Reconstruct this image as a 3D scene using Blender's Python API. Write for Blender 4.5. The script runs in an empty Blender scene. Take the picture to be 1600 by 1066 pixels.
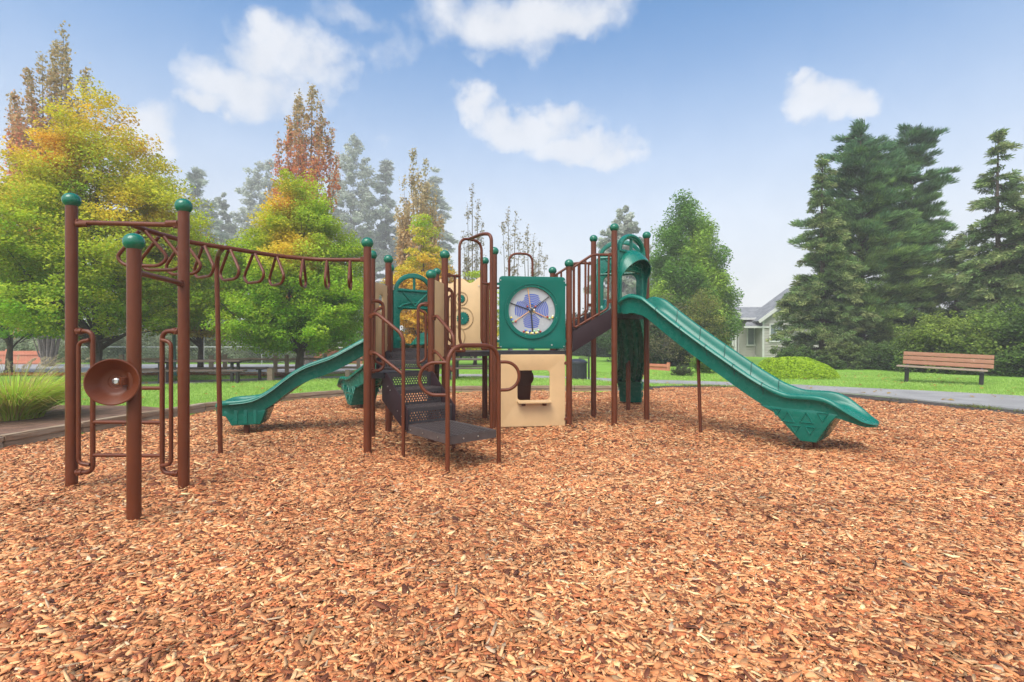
import bpy, bmesh, math, random
import numpy as np
from mathutils import Matrix, Vector
R = math.radians
rng = np.random.default_rng(11)
random.seed(5)
SC = bpy.context.scene
COL = SC.collection

# ------------------------------------------------------------------ materials
def newmat(name):
    m = bpy.data.materials.new(name); m.use_nodes = True
    nt = m.node_tree
    return m, nt, nt.nodes['Principled BSDF'], nt.nodes['Material Output']

def link(nt, a, b): nt.links.new(a, b)

def ramp(nt, stops):
    n = nt.nodes.new('ShaderNodeValToRGB')
    el = n.color_ramp.elements
    while len(el) < len(stops): el.new(0.5)
    for e, (p, c) in zip(el, stops):
        e.position = p; e.color = (*c, 1) if len(c) == 3 else c
    return n

def noise(nt, scale, detail=4, rough=0.55, vec=None, coord='Object'):
    n = nt.nodes.new('ShaderNodeTexNoise')
    n.inputs['Scale'].default_value = scale; n.inputs['Detail'].default_value = detail
    n.inputs['Roughness'].default_value = rough
    if vec is None:
        t = nt.nodes.new('ShaderNodeTexCoord'); vec = t.outputs[coord]
    link(nt, vec, n.inputs['Vector'])
    return n

def simple(name, col, rough=0.5, var=0.15, nscale=8, bump=0.0, bscale=60, spec=0.5, metal=0.0, coat=0.0, dirt=None, rvar=0.1):
    """Principled paint / plastic / wood with tonal variation, roughness variation and a light bump."""
    m, nt, b, out = newmat(name)
    b.inputs['Metallic'].default_value = metal
    b.inputs['Specular IOR Level'].default_value = spec
    b.inputs['Coat Weight'].default_value = coat
    n = noise(nt, nscale, 5)
    lo = tuple(c * (1 - var) for c in col); hi = tuple(min(1, c * (1 + var)) for c in col)
    r = ramp(nt, [(0.3, lo), (0.7, hi)])
    link(nt, n.outputs['Fac'], r.inputs['Fac'])
    src = r.outputs['Color']
    if dirt:
        n2 = noise(nt, dirt[1], 8, 0.7)
        rr = ramp(nt, [(dirt[2], (0, 0, 0)), (dirt[2] + 0.08, (1, 1, 1))])
        link(nt, n2.outputs['Fac'], rr.inputs['Fac'])
        mx = nt.nodes.new('ShaderNodeMix'); mx.data_type = 'RGBA'
        link(nt, rr.outputs['Color'], mx.inputs['Factor'])
        link(nt, src, mx.inputs[6]); mx.inputs[7].default_value = (*dirt[0], 1)
        src = mx.outputs[2]
    link(nt, src, b.inputs['Base Color'])
    n3 = noise(nt, nscale * 2.3, 6)
    mr = nt.nodes.new('ShaderNodeMapRange')
    mr.inputs['To Min'].default_value = max(0.03, rough - rvar); mr.inputs['To Max'].default_value = min(1, rough + rvar)
    link(nt, n3.outputs['Fac'], mr.inputs['Value']); link(nt, mr.outputs['Result'], b.inputs['Roughness'])
    if bump > 0:
        n4 = noise(nt, bscale, 4)
        bp = nt.nodes.new('ShaderNodeBump'); bp.inputs['Strength'].default_value = bump; bp.inputs['Distance'].default_value = 0.01
        link(nt, n4.outputs['Fac'], bp.inputs['Height']); link(nt, bp.outputs['Normal'], b.inputs['Normal'])
    return m

def leafmat(name, trans=0.35, rough=0.55):
    """Leaf: colour from the mesh's own attribute, part of the light goes through."""
    m, nt, b, out = newmat(name)
    a = nt.nodes.new('ShaderNodeAttribute'); a.attribute_name = 'Col'
    link(nt, a.outputs['Color'], b.inputs['Base Color'])
    b.inputs['Roughness'].default_value = rough; b.inputs['Specular IOR Level'].default_value = 0.10
    t = nt.nodes.new('ShaderNodeBsdfTranslucent'); link(nt, a.outputs['Color'], t.inputs['Color'])
    mx = nt.nodes.new('ShaderNodeMixShader'); mx.inputs['Fac'].default_value = trans
    link(nt, b.outputs['BSDF'], mx.inputs[1]); link(nt, t.outputs['BSDF'], mx.inputs[2])
    link(nt, mx.outputs['Shader'], out.inputs['Surface'])
    return m

def attrmat(name, rough=0.8, spec=0.3, bump=0.0, bscale=200):
    m, nt, b, out = newmat(name)
    a = nt.nodes.new('ShaderNodeAttribute'); a.attribute_name = 'Col'
    n = noise(nt, bscale * 0.5, 4)
    mr = nt.nodes.new('ShaderNodeMapRange'); mr.inputs['To Min'].default_value = 0.75; mr.inputs['To Max'].default_value = 1.25
    link(nt, n.outputs['Fac'], mr.inputs['Value'])
    mx = nt.nodes.new('ShaderNodeMix'); mx.data_type = 'RGBA'; mx.blend_type = 'MULTIPLY'; mx.inputs['Factor'].default_value = 1
    link(nt, a.outputs['Color'], mx.inputs[6]); link(nt, mr.outputs['Result'], mx.inputs[7])
    link(nt, mx.outputs[2], b.inputs['Base Color'])
    b.inputs['Roughness'].default_value = rough; b.inputs['Specular IOR Level'].default_value = spec
    if bump:
        n4 = noise(nt, bscale, 4)
        bp = nt.nodes.new('ShaderNodeBump'); bp.inputs['Strength'].default_value = bump; bp.inputs['Distance'].default_value = 0.004
        link(nt, n4.outputs['Fac'], bp.inputs['Height']); link(nt, bp.outputs['Normal'], b.inputs['Normal'])
    return m

# ------------------------------------------------------------------ mesh builder
def fillet(pts, r, n=6):
    pts = [Vector(p) for p in pts]
    out = [pts[0]]
    for i in range(1, len(pts) - 1):
        p, a, b = pts[i], pts[i - 1], pts[i + 1]
        da, db = (a - p), (b - p)
        k = min(r, da.length * 0.49, db.length * 0.49)
        s, e = p + da.normalized() * k, p + db.normalized() * k
        for j in range(n + 1):
            t = j / n
            out.append(s * (1 - t) ** 2 + p * 2 * t * (1 - t) + e * t * t)
    out.append(pts[-1])
    return out

def spline(pts, n=12):
    pts = [Vector(p) for p in pts]
    P = [pts[0] * 2 - pts[1]] + pts + [pts[-1] * 2 - pts[-2]]
    out = []
    for i in range(1, len(P) - 2):
        for j in range(n):
            t = j / n
            a, b, c, d = P[i - 1], P[i], P[i + 1], P[i + 2]
            out.append(0.5 * ((2 * b) + (c - a) * t + (2 * a - 5 * b + 4 * c - d) * t * t + (3 * b - a - 3 * c + d) * t ** 3))
    out.append(pts[-1])
    return out

class MB:
    def __init__(s): s.v = []; s.f = []
    def add(s, verts, faces, M=None):
        o = len(s.v)
        if M is not None: verts = [M @ Vector(p) for p in verts]
        s.v += [tuple(p) for p in verts]; s.f += [tuple(i + o for i in f) for f in faces]
        return s
    def box(s, c, size, M=None, rz=0, bev=0.0):
        bm = bmesh.new(); bmesh.ops.create_cube(bm, size=1)
        bmesh.ops.scale(bm, vec=size, verts=bm.verts)
        if bev: bmesh.ops.bevel(bm, geom=bm.edges[:], offset=bev, segments=2, affect='EDGES', profile=0.7)
        X = Matrix.Translation(c) @ Matrix.Rotation(rz, 4, 'Z')
        if M is not None: X = M @ X
        vs = [X @ v.co for v in bm.verts]; fs = [[v.index for v in f.verts] for f in bm.faces]
        bm.free(); return s.add(vs, fs)
    def beam(s, a, b, w, h, bev=0.0, up=(0, 0, 1)):
        """box from a to b, w across, h along up"""
        a, b = Vector(a), Vector(b); x = (b - a); L = x.length; x.normalize()
        y = Vector(up).cross(x).normalized(); z = x.cross(y)
        M = Matrix((x, y, z)).transposed().to_4x4(); M.translation = (a + b) / 2
        return s.box((0, 0, 0), (L, w, h), M, bev=bev)
    def tube(s, pts, r, seg=10, closed=False, r1=None):
        pts = [Vector(p) for p in pts]; n = len(pts)
        if n < 2: return s
        rings = []; prev = None
        for i, p in enumerate(pts):
            if closed: t = pts[(i + 1) % n] - pts[i - 1]
            else: t = pts[min(i + 1, n - 1)] - pts[max(i - 1, 0)]
            if t.length < 1e-9: t = Vector((0, 0, 1))
            t.normalize()
            if prev is None:
                u = t.orthogonal().normalized()
            else:
                u = prev - t * prev.dot(t)
                u = u.normalized() if u.length > 1e-6 else t.orthogonal().normalized()
            prev = u; w = t.cross(u)
            rr = r if r1 is None else r + (r1 - r) * i / (n - 1)
            rings.append([p + (u * math.cos(2 * math.pi * k / seg) + w * math.sin(2 * math.pi * k / seg)) * rr for k in range(seg)])
        vs = [q for ring in rings for q in ring]; fs = []
        m = n if closed else n - 1
        for i in range(m):
            for k in range(seg):
                a, b = i * seg, ((i + 1) % n) * seg; k2 = (k + 1) % seg
                fs.append((a + k, a + k2, b + k2, b + k))
        if not closed:
            fs.append(tuple(range(seg))[::-1]); fs.append(tuple((n - 1) * seg + k for k in range(seg)))
        return s.add(vs, fs)
    def lathe(s, prof, M=None, seg=28, close=False):
        """prof: (radius, height) up the local z axis"""
        vs = []; fs = []; n = len(prof)
        for (r, z) in prof:
            for k in range(seg):
                a = 2 * math.pi * k / seg; vs.append((r * math.cos(a), r * math.sin(a), z))
        for i in range(n - 1 if not close else n):
            for k in range(seg):
                k2 = (k + 1) % seg; j = (i + 1) % n
                fs.append((i * seg + k, i * seg + k2, j * seg + k2, j * seg + k))
        if not close:
            if prof[0][0] > 1e-4: fs.append(tuple(range(seg))[::-1])
            if prof[-1][0] > 1e-4: fs.append(tuple((n - 1) * seg + k for k in range(seg)))
        return s.add(vs, fs, M)
    def plate(s, outline, holes=(), thick=0.02, bev=0.004, M=None):
        """flat shape with holes, rounded edges; local xy plane, thickness about z=0"""
        cu = bpy.data.curves.new('tmp', 'CURVE'); cu.dimensions = '2D'; cu.fill_mode = 'BOTH'
        cu.extrude = max(0.0005, thick / 2 - bev); cu.bevel_depth = bev; cu.bevel_resolution = 1; cu.offset = -bev
        for loop in [outline] + list(holes):
            sp = cu.splines.new('POLY'); sp.points.add(len(loop) - 1); sp.use_cyclic_u = True
            for p, q in zip(sp.points, loop): p.co = (q[0], q[1], 0, 1)
        ob = bpy.data.objects.new('tmp', cu)
        me = bpy.data.meshes.new_from_object(ob)
        vs = [v.co.copy() for v in me.vertices]; fs = [tuple(p.vertices) for p in me.polygons]
        bpy.data.objects.remove(ob); bpy.data.curves.remove(cu); bpy.data.meshes.remove(me)
        return s.add(vs, fs, M)
    def loft(s, rings, closed_ring=True, caps=True):
        n = len(rings[0]); vs = [p for r in rings for p in r]; fs = []
        for i in range(len(rings) - 1):
            for k in range(n if closed_ring else n - 1):
                k2 = (k + 1) % n
                fs.append((i * n + k, i * n + k2, (i + 1) * n + k2, (i + 1) * n + k))
        if caps and closed_ring:
            fs.append(tuple(range(n))[::-1]); fs.append(tuple((len(rings) - 1) * n + k for k in range(n)))
        return s.add(vs, fs)
    def build(s, name, mat, parent=None, smooth=True, angle=35, weld=True):
        me = bpy.data.meshes.new(name)
        me.from_pydata(s.v, [], s.f); 
        bm = bmesh.new(); bm.from_mesh(me)
        if weld: bmesh.ops.remove_doubles(bm, verts=bm.verts, dist=1e-5)
        bmesh.ops.recalc_face_normals(bm, faces=bm.faces)
        bm.to_mesh(me); bm.free()
        if smooth:
            me.polygons.foreach_set('use_smooth', [True] * len(me.polygons))
            me.set_sharp_from_angle(angle=R(angle))
        me.update()
        o = bpy.data.objects.new(name, me); COL.objects.link(o)
        if mat: me.materials.append(mat)
        if parent: adopt(o, parent)
        return o


def split_loose(o, name):
    """every loose piece of a small mesh becomes a part of its own beside it"""
    me = o.data; bm = bmesh.new(); bm.from_mesh(me); seen = set(); groups = []
    for v in bm.verts:
        if v.index in seen: continue
        st = [v]; grp = []
        seen.add(v.index)
        while st:
            q = st.pop(); grp.append(q.index)
            for e in q.link_edges:
                w = e.other_vert(q)
                if w.index not in seen: seen.add(w.index); st.append(w)
        groups.append(set(grp))
    vs = [tuple(v.co) for v in bm.verts]; fs = [[v.index for v in f.verts] for f in bm.faces]; bm.free()
    par = o.parent; mat = me.materials[0]; out = []
    for g in groups:
        idx = {k: i for i, k in enumerate(sorted(g))}
        m = MB(); m.v = [vs[k] for k in sorted(g)]; m.f = [tuple(idx[k] for k in f) for f in fs if f[0] in g]
        out.append(m.build(name, mat, par))
    bpy.data.objects.remove(o); bpy.data.meshes.remove(me)
    return out
def rootof(o):
    while o.parent: o = o.parent
    return o
def adopt(o, parent):
    """parent keeping the child's vertices in world coordinates"""
    o.parent = parent
    r = rootof(parent)
    o.matrix_parent_inverse = Matrix.Translation(r.location).inverted() if parent == r else Matrix.Identity(4)

def tag(o, label, cat, group=None, kind=None):
    if label: o['label'] = label
    if cat: o['category'] = cat
    if group: o['group'] = group
    if kind: o['kind'] = kind
    return o
def thing(name, loc, label, cat, group=None):
    o = bpy.data.objects.new(name, None); COL.objects.link(o); o.location = loc
    o.empty_display_size = 0.2
    return tag(o, label, cat, group)
def structure(o): o['kind'] = 'structure'; return o

def copy_thing(root, loc):
    """a thing, its parts and their sub-parts, sharing meshes"""
    r = root.copy(); COL.objects.link(r); r.location = loc
    for ch in list(root.children):
        c = ch.copy(); COL.objects.link(c); c.parent = r
        for g in list(ch.children):
            d = g.copy(); COL.objects.link(d); d.parent = c
    return r

def bulk(name, verts, faces, cols, mat, parent=None, smooth=False):
    """big mesh from numpy: verts (n,3), faces (m,k), cols (n,3)"""
    me = bpy.data.meshes.new(name)
    n, (m, k) = len(verts), faces.shape
    me.vertices.add(n); me.vertices.foreach_set('co', np.ascontiguousarray(verts, dtype=np.float32).ravel())
    me.loops.add(m * k); me.loops.foreach_set('vertex_index', np.ascontiguousarray(faces, dtype=np.int32).ravel())
    me.polygons.add(m); me.polygons.foreach_set('loop_start', np.arange(0, m * k, k, dtype=np.int32))
    if smooth: me.polygons.foreach_set('use_smooth', np.ones(m, dtype=bool))
    me.update(calc_edges=True)
    if cols is not None:
        at = me.color_attributes.new('Col', 'FLOAT_COLOR', 'POINT')
        c4 = np.ones((n, 4), dtype=np.float32); c4[:, :3] = cols
        at.data.foreach_set('color', c4.ravel())
    me.materials.append(mat)
    o = bpy.data.objects.new(name, me); COL.objects.link(o)
    if parent: adopt(o, parent)
    return o

def px(x, Y): return (x - 800) * Y / 800.0
# ------------------------------------------------------------------ materials of the play structure
BROWN = simple('brown_powder_coat', (0.112, 0.027, 0.009), 0.38, 0.14, 5, 0.10, 180, spec=0.32, dirt=((0.24, 0.14, 0.09), 38, 0.70), rvar=0.08)
GREEN = simple('green_plastic', (0.003, 0.135, 0.098), 0.27, 0.14, 4, 0.06, 220, spec=0.4, dirt=((0.05, 0.18, 0.14), 45, 0.70), rvar=0.12)
CAPG = simple('green_cap_plastic', (0.004, 0.125, 0.075), 0.20, 0.08, 5, 0.0, 100, rvar=0.06)
PANELG = simple('green_panel', (0.002, 0.118, 0.088), 0.48, 0.08, 3, 0.05, 250, spec=0.2, dirt=((0.03, 0.17, 0.13), 25, 0.68))
TAN = simple('tan_panel', (0.60, 0.40, 0.205), 0.48, 0.09, 3, 0.05, 250, dirt=((0.42, 0.29, 0.16), 9, 0.66))
TREAD = simple('tread_sheen_coat', (0.074, 0.058, 0.056), 0.40, 0.2, 14, 0.2, 160, spec=0.35, dirt=((0.17, 0.14, 0.12), 30, 0.62))  # lighter than the riser coat to stand in for sky reflected on treads
DARK = simple('dark_vinyl_coat', (0.034, 0.026, 0.029), 0.5, 0.2, 14, 0.35, 160, dirt=((0.13, 0.10, 0.09), 30, 0.64))
PURPLE = simple('dark_plum_plate', (0.026, 0.013, 0.016), 0.6, 0.12, 6, 0.1, 120, spec=0.2, dirt=((0.09, 0.06, 0.055), 30, 0.70))
STEEL = simple('bolt_steel', (0.55, 0.54, 0.52), 0.32, 0.1, 30, metal=1.0)
DISC = simple('frosted_disc', (0.38, 0.39, 0.41), 0.25, 0.04, 6)
BLUE = simple('blue_print', (0.045, 0.085, 0.40), 0.35, 0.05, 6)
BLACK = simple('black_stick', (0.03, 0.03, 0.03), 0.4, 0.1, 6)
ORANGE = simple('orange_stick', (0.75, 0.38, 0.10), 0.4, 0.1, 6)
WHITE = simple('white_sticker', (0.75, 0.75, 0.72), 0.4, 0.05, 20)
PR = 0.0445                 # post radius
TR = 0.0205                 # tube radius

play = thing('play_structure', (-0.2, 7.4, 0), 'big brown, green and tan playground set with slides, stairs and ring ladder on wood chips', 'playground')

def V2(x, y): return Vector((x, y, 0))
HC, HR = V2(-1.09, 7.78), 0.87
def hexv(a): return HC + V2(HR * math.cos(R(a)), HR * math.sin(R(a)))
H1, H2, H3, H4, H5, H6 = [hexv(a) for a in (-18, -78, -138, 162, 102, 42)]
K1, K2 = V2(0.855, 7.67), V2(0.675, 8.52)            # clock bay, right side
LA, LB, LE = V2(-1.66, 5.88), V2(-1.839, 6.72), V2(-1.02, 6.455)   # landing
TA, TB, TC = V2(1.545, 7.73), V2(1.366, 8.571), V2(2.184, 8.305)   # tower
O1, O2, O3 = V2(-3.81, 4.43), V2(-2.665, 3.61), V2(-2.815, 4.39)   # ring-ladder start
ZL, ZD, ZT = 0.93, 1.15, 1.72

def at(p, z): return Vector((p.x, p.y, z))

POSTS = []
def post(p, top, rad=PR, lean=0.0):
    POSTS.append((p.x, p.y))
    m = MB(); h = top - 0.110
    m.tube([at(p, -0.12), at(p, h)], rad, 20)
    o = m.build('post', BROWN, play)
    prof = []
    rb = 0.0685
    for k in range(0, 15):
        a = R(-50 + 140 * k / 14)
        prof.append((max(0.0005, rb * math.cos(a)), h + 0.046 + 0.064 * math.sin(a)))
    prof.insert(0, (rad * 0.9, prof[0][1]))
    MB().lathe(prof, Matrix.Translation((p.x, p.y, 0)), 24).build('ball_cap', CAPG, o)
    return o

for p, top in [(O1, 2.58), (O2, 2.06), (O3, 2.52), (LA, 2.49), (LB, 2.49), (LE, 2.20), (H1, 2.68), (H2, 2.53),
               (H3, 2.51), (H4, 2.51), (H5, 2.53), (H6, 2.67), (K1, 2.525), (K2, 2.535), (TA, 3.075), (TB, 3.075), (TC, 3.075)]:
    post(p, top)

def clamp(m, p, z, toward=None):
    """split collar round a post with two bolt heads"""
    if toward is not None:
        d = (toward - p).normalized(); q = p + d * (PR + 0.02)
        rz_ = math.atan2(d.y, d.x)
        m.box((q.x, q.y, z), (0.045, 0.034, 0.058), rz=rz_, bev=0.010)
        for s_ in (-1, 1): m.box((q.x, q.y, z + s_ * 0.019), (0.016, 0.046, 0.014), rz=rz_, bev=0.005)

# ------------------------------------------------------------------ ring ladder
m = MB()
d13 = (O3 - O1).normalized()
m.tube([at(O1 + d13 * PR, 2.325), at(O3 - d13 * PR, 2.295)], 0.021, 12); clamp(m, O1, 2.325, O3); clamp(m, O3, 2.295, O1)
d = d13
for pp, s in ((O1, 1), (O3, -1)):
    a = pp + d13 * s * 0.05; b = pp + d13 * s * 0.15
    m.tube([at(a, 2.31), at(b, 2.31)], 0.026, 12)
m.build('top_bar', BROWN, play)
m = MB(); d23 = (O3 - O2).normalized()
m.tube([at(O2 + d23 * PR, 1.79), at(O3 - d23 * PR, 1.79)], 0.021, 12); clamp(m, O2, 1.79, O3); clamp(m, O3, 1.79, O2)
m.build('brace_bar', BROWN, play)
rail_pts = [(-3.27, 4.41, 2.30), (-3.27, 4.68, 2.292), (-3.20, 5.10, 2.285), (-2.97, 5.42, 2.278), (-2.80, 5.66, 2.272), (-2.63, 5.85, 2.268), (-2.42, 5.97, 2.262), (-2.18, 6.01, 2.255), (-1.70, 5.93, 2.24)]
rs = spline(rail_pts, 14)
m = MB(); m.tube(rs, 0.023, 14); clamp(m, LA, 2.24, V2(-2.1, 6.0))
rail = m.build('overhead_rail', BROWN, play)
def rail_at(s):
    L = [0]
    for a, b in zip(rs, rs[1:]): L.append(L[-1] + (b - a).length)
    s = max(0, min(L[-1], s)); i = max(k for k in range(len(L)) if L[k] <= s); i = min(i, len(rs) - 2)
    t = (s - L[i]) / max(1e-6, L[i + 1] - L[i])
    return rs[i].lerp(rs[i + 1], t), (rs[i + 1] - rs[i]).normalized(), L[-1]
Ltot = rail_at(0)[2]
RING_S = []
for r_ in (222, 252, 286, 318, 359, 397, 432, 474, 511, 547):
    RING_S.append(min((abs(800 + 800 * rail_at(Ltot * q / 400)[0].x / rail_at(Ltot * q / 400)[0].y - r_), Ltot * q / 400) for q in range(401))[1])
print('RING_S', [round(s_, 3) for s_ in RING_S])
for k in range(10):
    s = RING_S[k]
    p, t, _ = rail_at(s); w = Vector((0, 0, 1)).cross(t).normalized()
    if k > 6: w = Vector((-0.245, 0.97, 0))
    def q(a, z): return p + w * a + Vector((0, 0, z))
    pts = [q(-0.025, -0.022)] + fillet([q(-0.03, -0.03), q(-0.225, -0.255), q(-0.15, -0.33), q(0.15, -0.33), q(0.225, -0.255), q(0.03, -0.03)], 0.06, 5)[1:-1] + [q(0.025, -0.022)]
    m = MB(); m.tube(fillet(pts, 0.02, 2), 0.0155, 10)
    m.build('hanging_ring', BROWN, rail)
m = MB()
m.tube(fillet([(-3.30, 5.80, -0.1), (-3.345, 5.80, 2.17), (-3.27, 5.70, 2.262), (-3.04, 5.37, 2.265)], 0.12, 8), 0.026, 14)
m.build('rail_support', BROWN, play)
# access ladder between the first two posts: two bent side rails, rungs
def side_handle(p, s):
    m = MB(); d = d13 * s; n = Vector((-d13.y, d13.x, 0))
    o = at(p, 0) + d * PR
    def q(u, z, v=0): return o + d * u + n * v + Vector((0, 0, z))
    m.tube(fillet([q(0, 1.385), q(0.145, 1.385), q(0.145, 0.165), q(0, 0.165)], 0.10, 8), 0.0195, 12)
    m.tube(fillet([q(0.135, 1.31, -0.02), q(0.045, 1.29, -0.03), q(0.045, 0.25, -0.03), q(0.135, 0.235, -0.02)], 0.08, 8), 0.0165, 12)
    clamp(m, p, 1.385, p + d); clamp(m, p, 0.165, p + d)
    for z in (1.385, 0.165):
        m.tube([q(0.0, z), q(0.055, z)], 0.026, 12)
    return m.build('side_handle', BROWN, play)
side_handle(O1, 1); side_handle(O3, -1)
for z in (0.315, 0.60, 0.895):
    a = at(O1 + d13 * (PR + 0.145), z); b = at(O3 - d13 * (PR + 0.145), z)
    MB().tube([a, b], 0.0165, 12).build('rung', BROWN, play)
# talk horn on the short post
hp = Vector((-2.728, 3.50, 1.02)); face = (Vector((0.36, -0.93, 0.03))).normalized()
q = face.to_track_quat('Z', 'Y').to_matrix().to_4x4(); q.translation = hp
prof = [(0.022, -0.075), (0.070, -0.074), (0.095, -0.064), (0.118, -0.042), (0.144, -0.010), (0.156, 0.003), (0.160, 0.010), (0.159, 0.017), (0.152, 0.018),
        (0.146, 0.012), (0.136, 0.002), (0.104, -0.036), (0.088, -0.052), (0.076, -0.058), (0.050, -0.060), (0.044, -0.065), (0.0005, -0.066)]
m = MB(); m.lathe(prof, q, 48)
m.tube([hp - face * 0.07, hp - face * 0.105, at(O2, 1.02)], 0.022, 12)
clamp(m, O2, 1.02, V2(hp.x, hp.y))
horn = m.build('talk_horn', BROWN, play)
q2 = q.copy(); q2.translation = hp - face * 0.064
MB().lathe([(0.024, 0), (0.024, 0.008), (0.014, 0.014), (0.013, 0.006), (0.0005, 0.006)], q2, 16).build('bolt', STEEL, horn)
# sticker on the first post
def sticker(p, ang, z, w, h, oval):
    m = MB(); r = PR + 0.0012; rows = 10; cols = 8; vs = []; fs = []
    for i in range(rows + 1):
        v = -1 + 2 * i / rows; hw = math.sqrt(max(0.0004, 1 - v * v)) if oval else 1
        for j in range(cols + 1):
            a = ang + (w / 2 / r) * hw * (-1 + 2 * j / cols)
            vs.append((p.x + r * math.cos(a), p.y + r * math.sin(a), z + v * h / 2))
    for i in range(rows):
        for j in range(cols):
            a = i * (cols + 1) + j; fs.append((a, a + 1, a + cols + 2, a + cols + 1))
    m.add(vs, fs); return m.build('sticker', WHITE, play, weld=False)
sticker(O1, R(186), 1.29, 0.075, 0.115, True); sticker(O1, R(190), 1.185, 0.04, 0.045, False)

# ------------------------------------------------------------------ decks
BEAM = simple('dark_deck_steel', (0.024, 0.020, 0.022), 0.5, 0.2, 12, 0.2, 150)
def deck(poly, z, mat=BEAM, h=0.055, lip=True):
    c = sum(poly, V2(0, 0)) / len(poly)
    out = [p + (c - p).normalized() * 0.03 for p in poly]
    m = MB(); m.plate([(p.x, p.y) for p in out], (), 0.012, 0.002, Matrix.Translation((0, 0, z - 0.006)))
    n = len(out)
    for i in range(n):
        a, b = out[i], out[(i + 1) % n]; nn = (c - (a + b) / 2).normalized() * 0.012
        m.beam(at(a + nn, z - 0.012 - h / 2), at(b + nn, z - 0.012 - h / 2), 0.018, h)
        t = (b - a).normalized()
        for f in (0.25, 0.5, 0.75):
            p = a.lerp(b, f) - nn * 1.1
            m.box((p.x, p.y, z - 0.012 - h / 2), (0.018, 0.018, 0.018), rz=math.atan2(t.y, t.x), bev=0.004)
    return m.build('deck', mat, play)
deck([LA, LE, LB], ZL)
deck([H1, H6, H5, H4, H3, H2], ZD)
deck([H1, K1, K2, H6], ZD)
deck([TA, TC, TB], ZT)

# ------------------------------------------------------------------ panels
def vM(p, q, z, off=0.0):
    """local x from p to q, local y up, local z outward"""
    x = (q - p).normalized(); n = x.cross(Vector((0, 0, 1)))
    M = Matrix((x, Vector((0, 0, 1)), n)).transposed().to_4x4()
    M.translation = at(p, z) + n * off
    return M
def rrect(x0, y0, x1, y1, r, n=6):
    out = []
    for cx, cy, a0 in ((x1 - r, y0 + r, -90), (x1 - r, y1 - r, 0), (x0 + r, y1 - r, 90), (x0 + r, y0 + r, 180)):
        for k in range(n + 1):
            a = R(a0 + 90 * k / n); out.append((cx + r * math.cos(a), cy + r * math.sin(a)))
    return out
def circ(cx, cy, r, n=24, a0=0): return [(cx + r * math.cos(2 * math.pi * k / n + a0), cy + r * math.sin(2 * math.pi * k / n + a0)) for k in range(n)]
def ringp(m, M, cx, cy, r0, r1, z0, z1, n=48):
    X = M @ Matrix.Translation((cx, cy, 0))
    m.lathe([(r0, z0), (r0, z1), (r1, z1), (r1, z0)], X, n, close=True)

# clock-like marble panel
W = (K1 - H1).length
M = vM(H1, K1, 0, 0.0)
x0, x1, y0, y1 = 0.075, W - 0.058, 1.185, 2.255
cx, cy = (x0 + x1) / 2 - 0.01, 1.745
m = MB(); m.plate(rrect(x0, y0, x1, y1, 0.05), [circ(cx, cy, 0.352, 56)], 0.028, 0.006, M)
for yy in (1.30, 2.14):
    for xx in (0.03, W - 0.028):
        m.box((xx, yy, 0), (0.09, 0.035, 0.02), M)
clockp = m.build('bead_panel', PANELG, play); clockp['label'] = 'square green panel with round window of blue arcs and coloured beads'
m = MB(); ringp(m, M, cx, cy, 0.352, 0.392, 0.0145, 0.026, 72); ringp(m, M, cx, cy, 0.392, 0.410, 0.010, 0.038, 72); m.build('rim', PANELG, clockp)
m = MB(); m.lathe([(0.0005, -0.022), (0.356, -0.022), (0.356, -0.012), (0.0005, -0.012)], M @ Matrix.Translation((cx, cy, 0)), 64); m.build('disc', DISC, clockp)
m = MB()
def arcs(m, ang0, flip):
    for k in range(8):
        r = 0.058 + 0.0255 * k
        half = 46 if k < 5 else 46 - (k - 4) * 7
        n = 16; vs = []; fs = []
        for j in range(n + 1):
            a = R(ang0 - half + 2 * half * j / n)
            for rr in (r, r + 0.0165): vs.append((cx + rr * math.cos(a), cy + rr * math.sin(a), -0.0105))
        for j in range(n): fs.append((2 * j, 2 * j + 1, 2 * j + 3, 2 * j + 2))
        m.add(vs, fs, M)
for a in (88, 178, 2, 270): arcs(m, {88: 90, 178: 170, 2: 10, 270: 268}[a], 1)
m.build('blue_arcs', BLUE, clockp)
m = MB(); cs = MB(); co = MB()
hub = (cx - 0.015, cy + 0.01)
def stick(mb, ang, r0, r1, w=0.007):
    a = R(ang)
    p0 = M @ Vector((hub[0] + r0 * math.cos(a), hub[1] + r0 * math.sin(a), 0.002)); p1 = M @ Vector((hub[0] + r1 * math.cos(a), hub[1] + r1 * math.sin(a), 0.002))
    mb.tube([p0, p1], w, 8)
for a, r1 in ((161, 0.345), (37, 0.34), (-85, 0.335)): stick(m, a, 0.01, r1, 0.0065 if a != -85 else 0.010)
m.lathe([(0.0005, 0.016), (0.028, 0.016), (0.032, 0.006), (0.032, -0.01), (0.0005, -0.01)], M @ Matrix.Translation((hub[0], hub[1], 0)), 20)
split_loose(m.build('dark_hand', BLACK, clockp), 'dark_hand')
for a, r1 in ((98, 0.335), (214, 0.30), (-24, 0.33)): stick(co, a, 0.03, r1, 0.0055)
split_loose(co.build('orange_hand', ORANGE, clockp), 'orange_hand')
beadcols = {'red': (0.35, 0.05, 0.04), 'yellow': (0.75, 0.62, 0.16), 'pale_green': (0.28, 0.55, 0.30), 'blue': (0.07, 0.17, 0.50), 'cream': (0.72, 0.66, 0.50)}
BM = {k: simple('bead_' + k, v, 0.25, 0.05, 5) for k, v in beadcols.items()}
beads = []
kk = list(beadcols)
for i in range(12):
    a = R(-112 + 3.9 * i * 1.05); rr = 0.330 - (0.028 if i % 3 == 1 else 0); beads.append((cx + rr * math.cos(a), cy + rr * math.sin(a), kk[(i * 3 + i // 4) % 5]))
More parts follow.
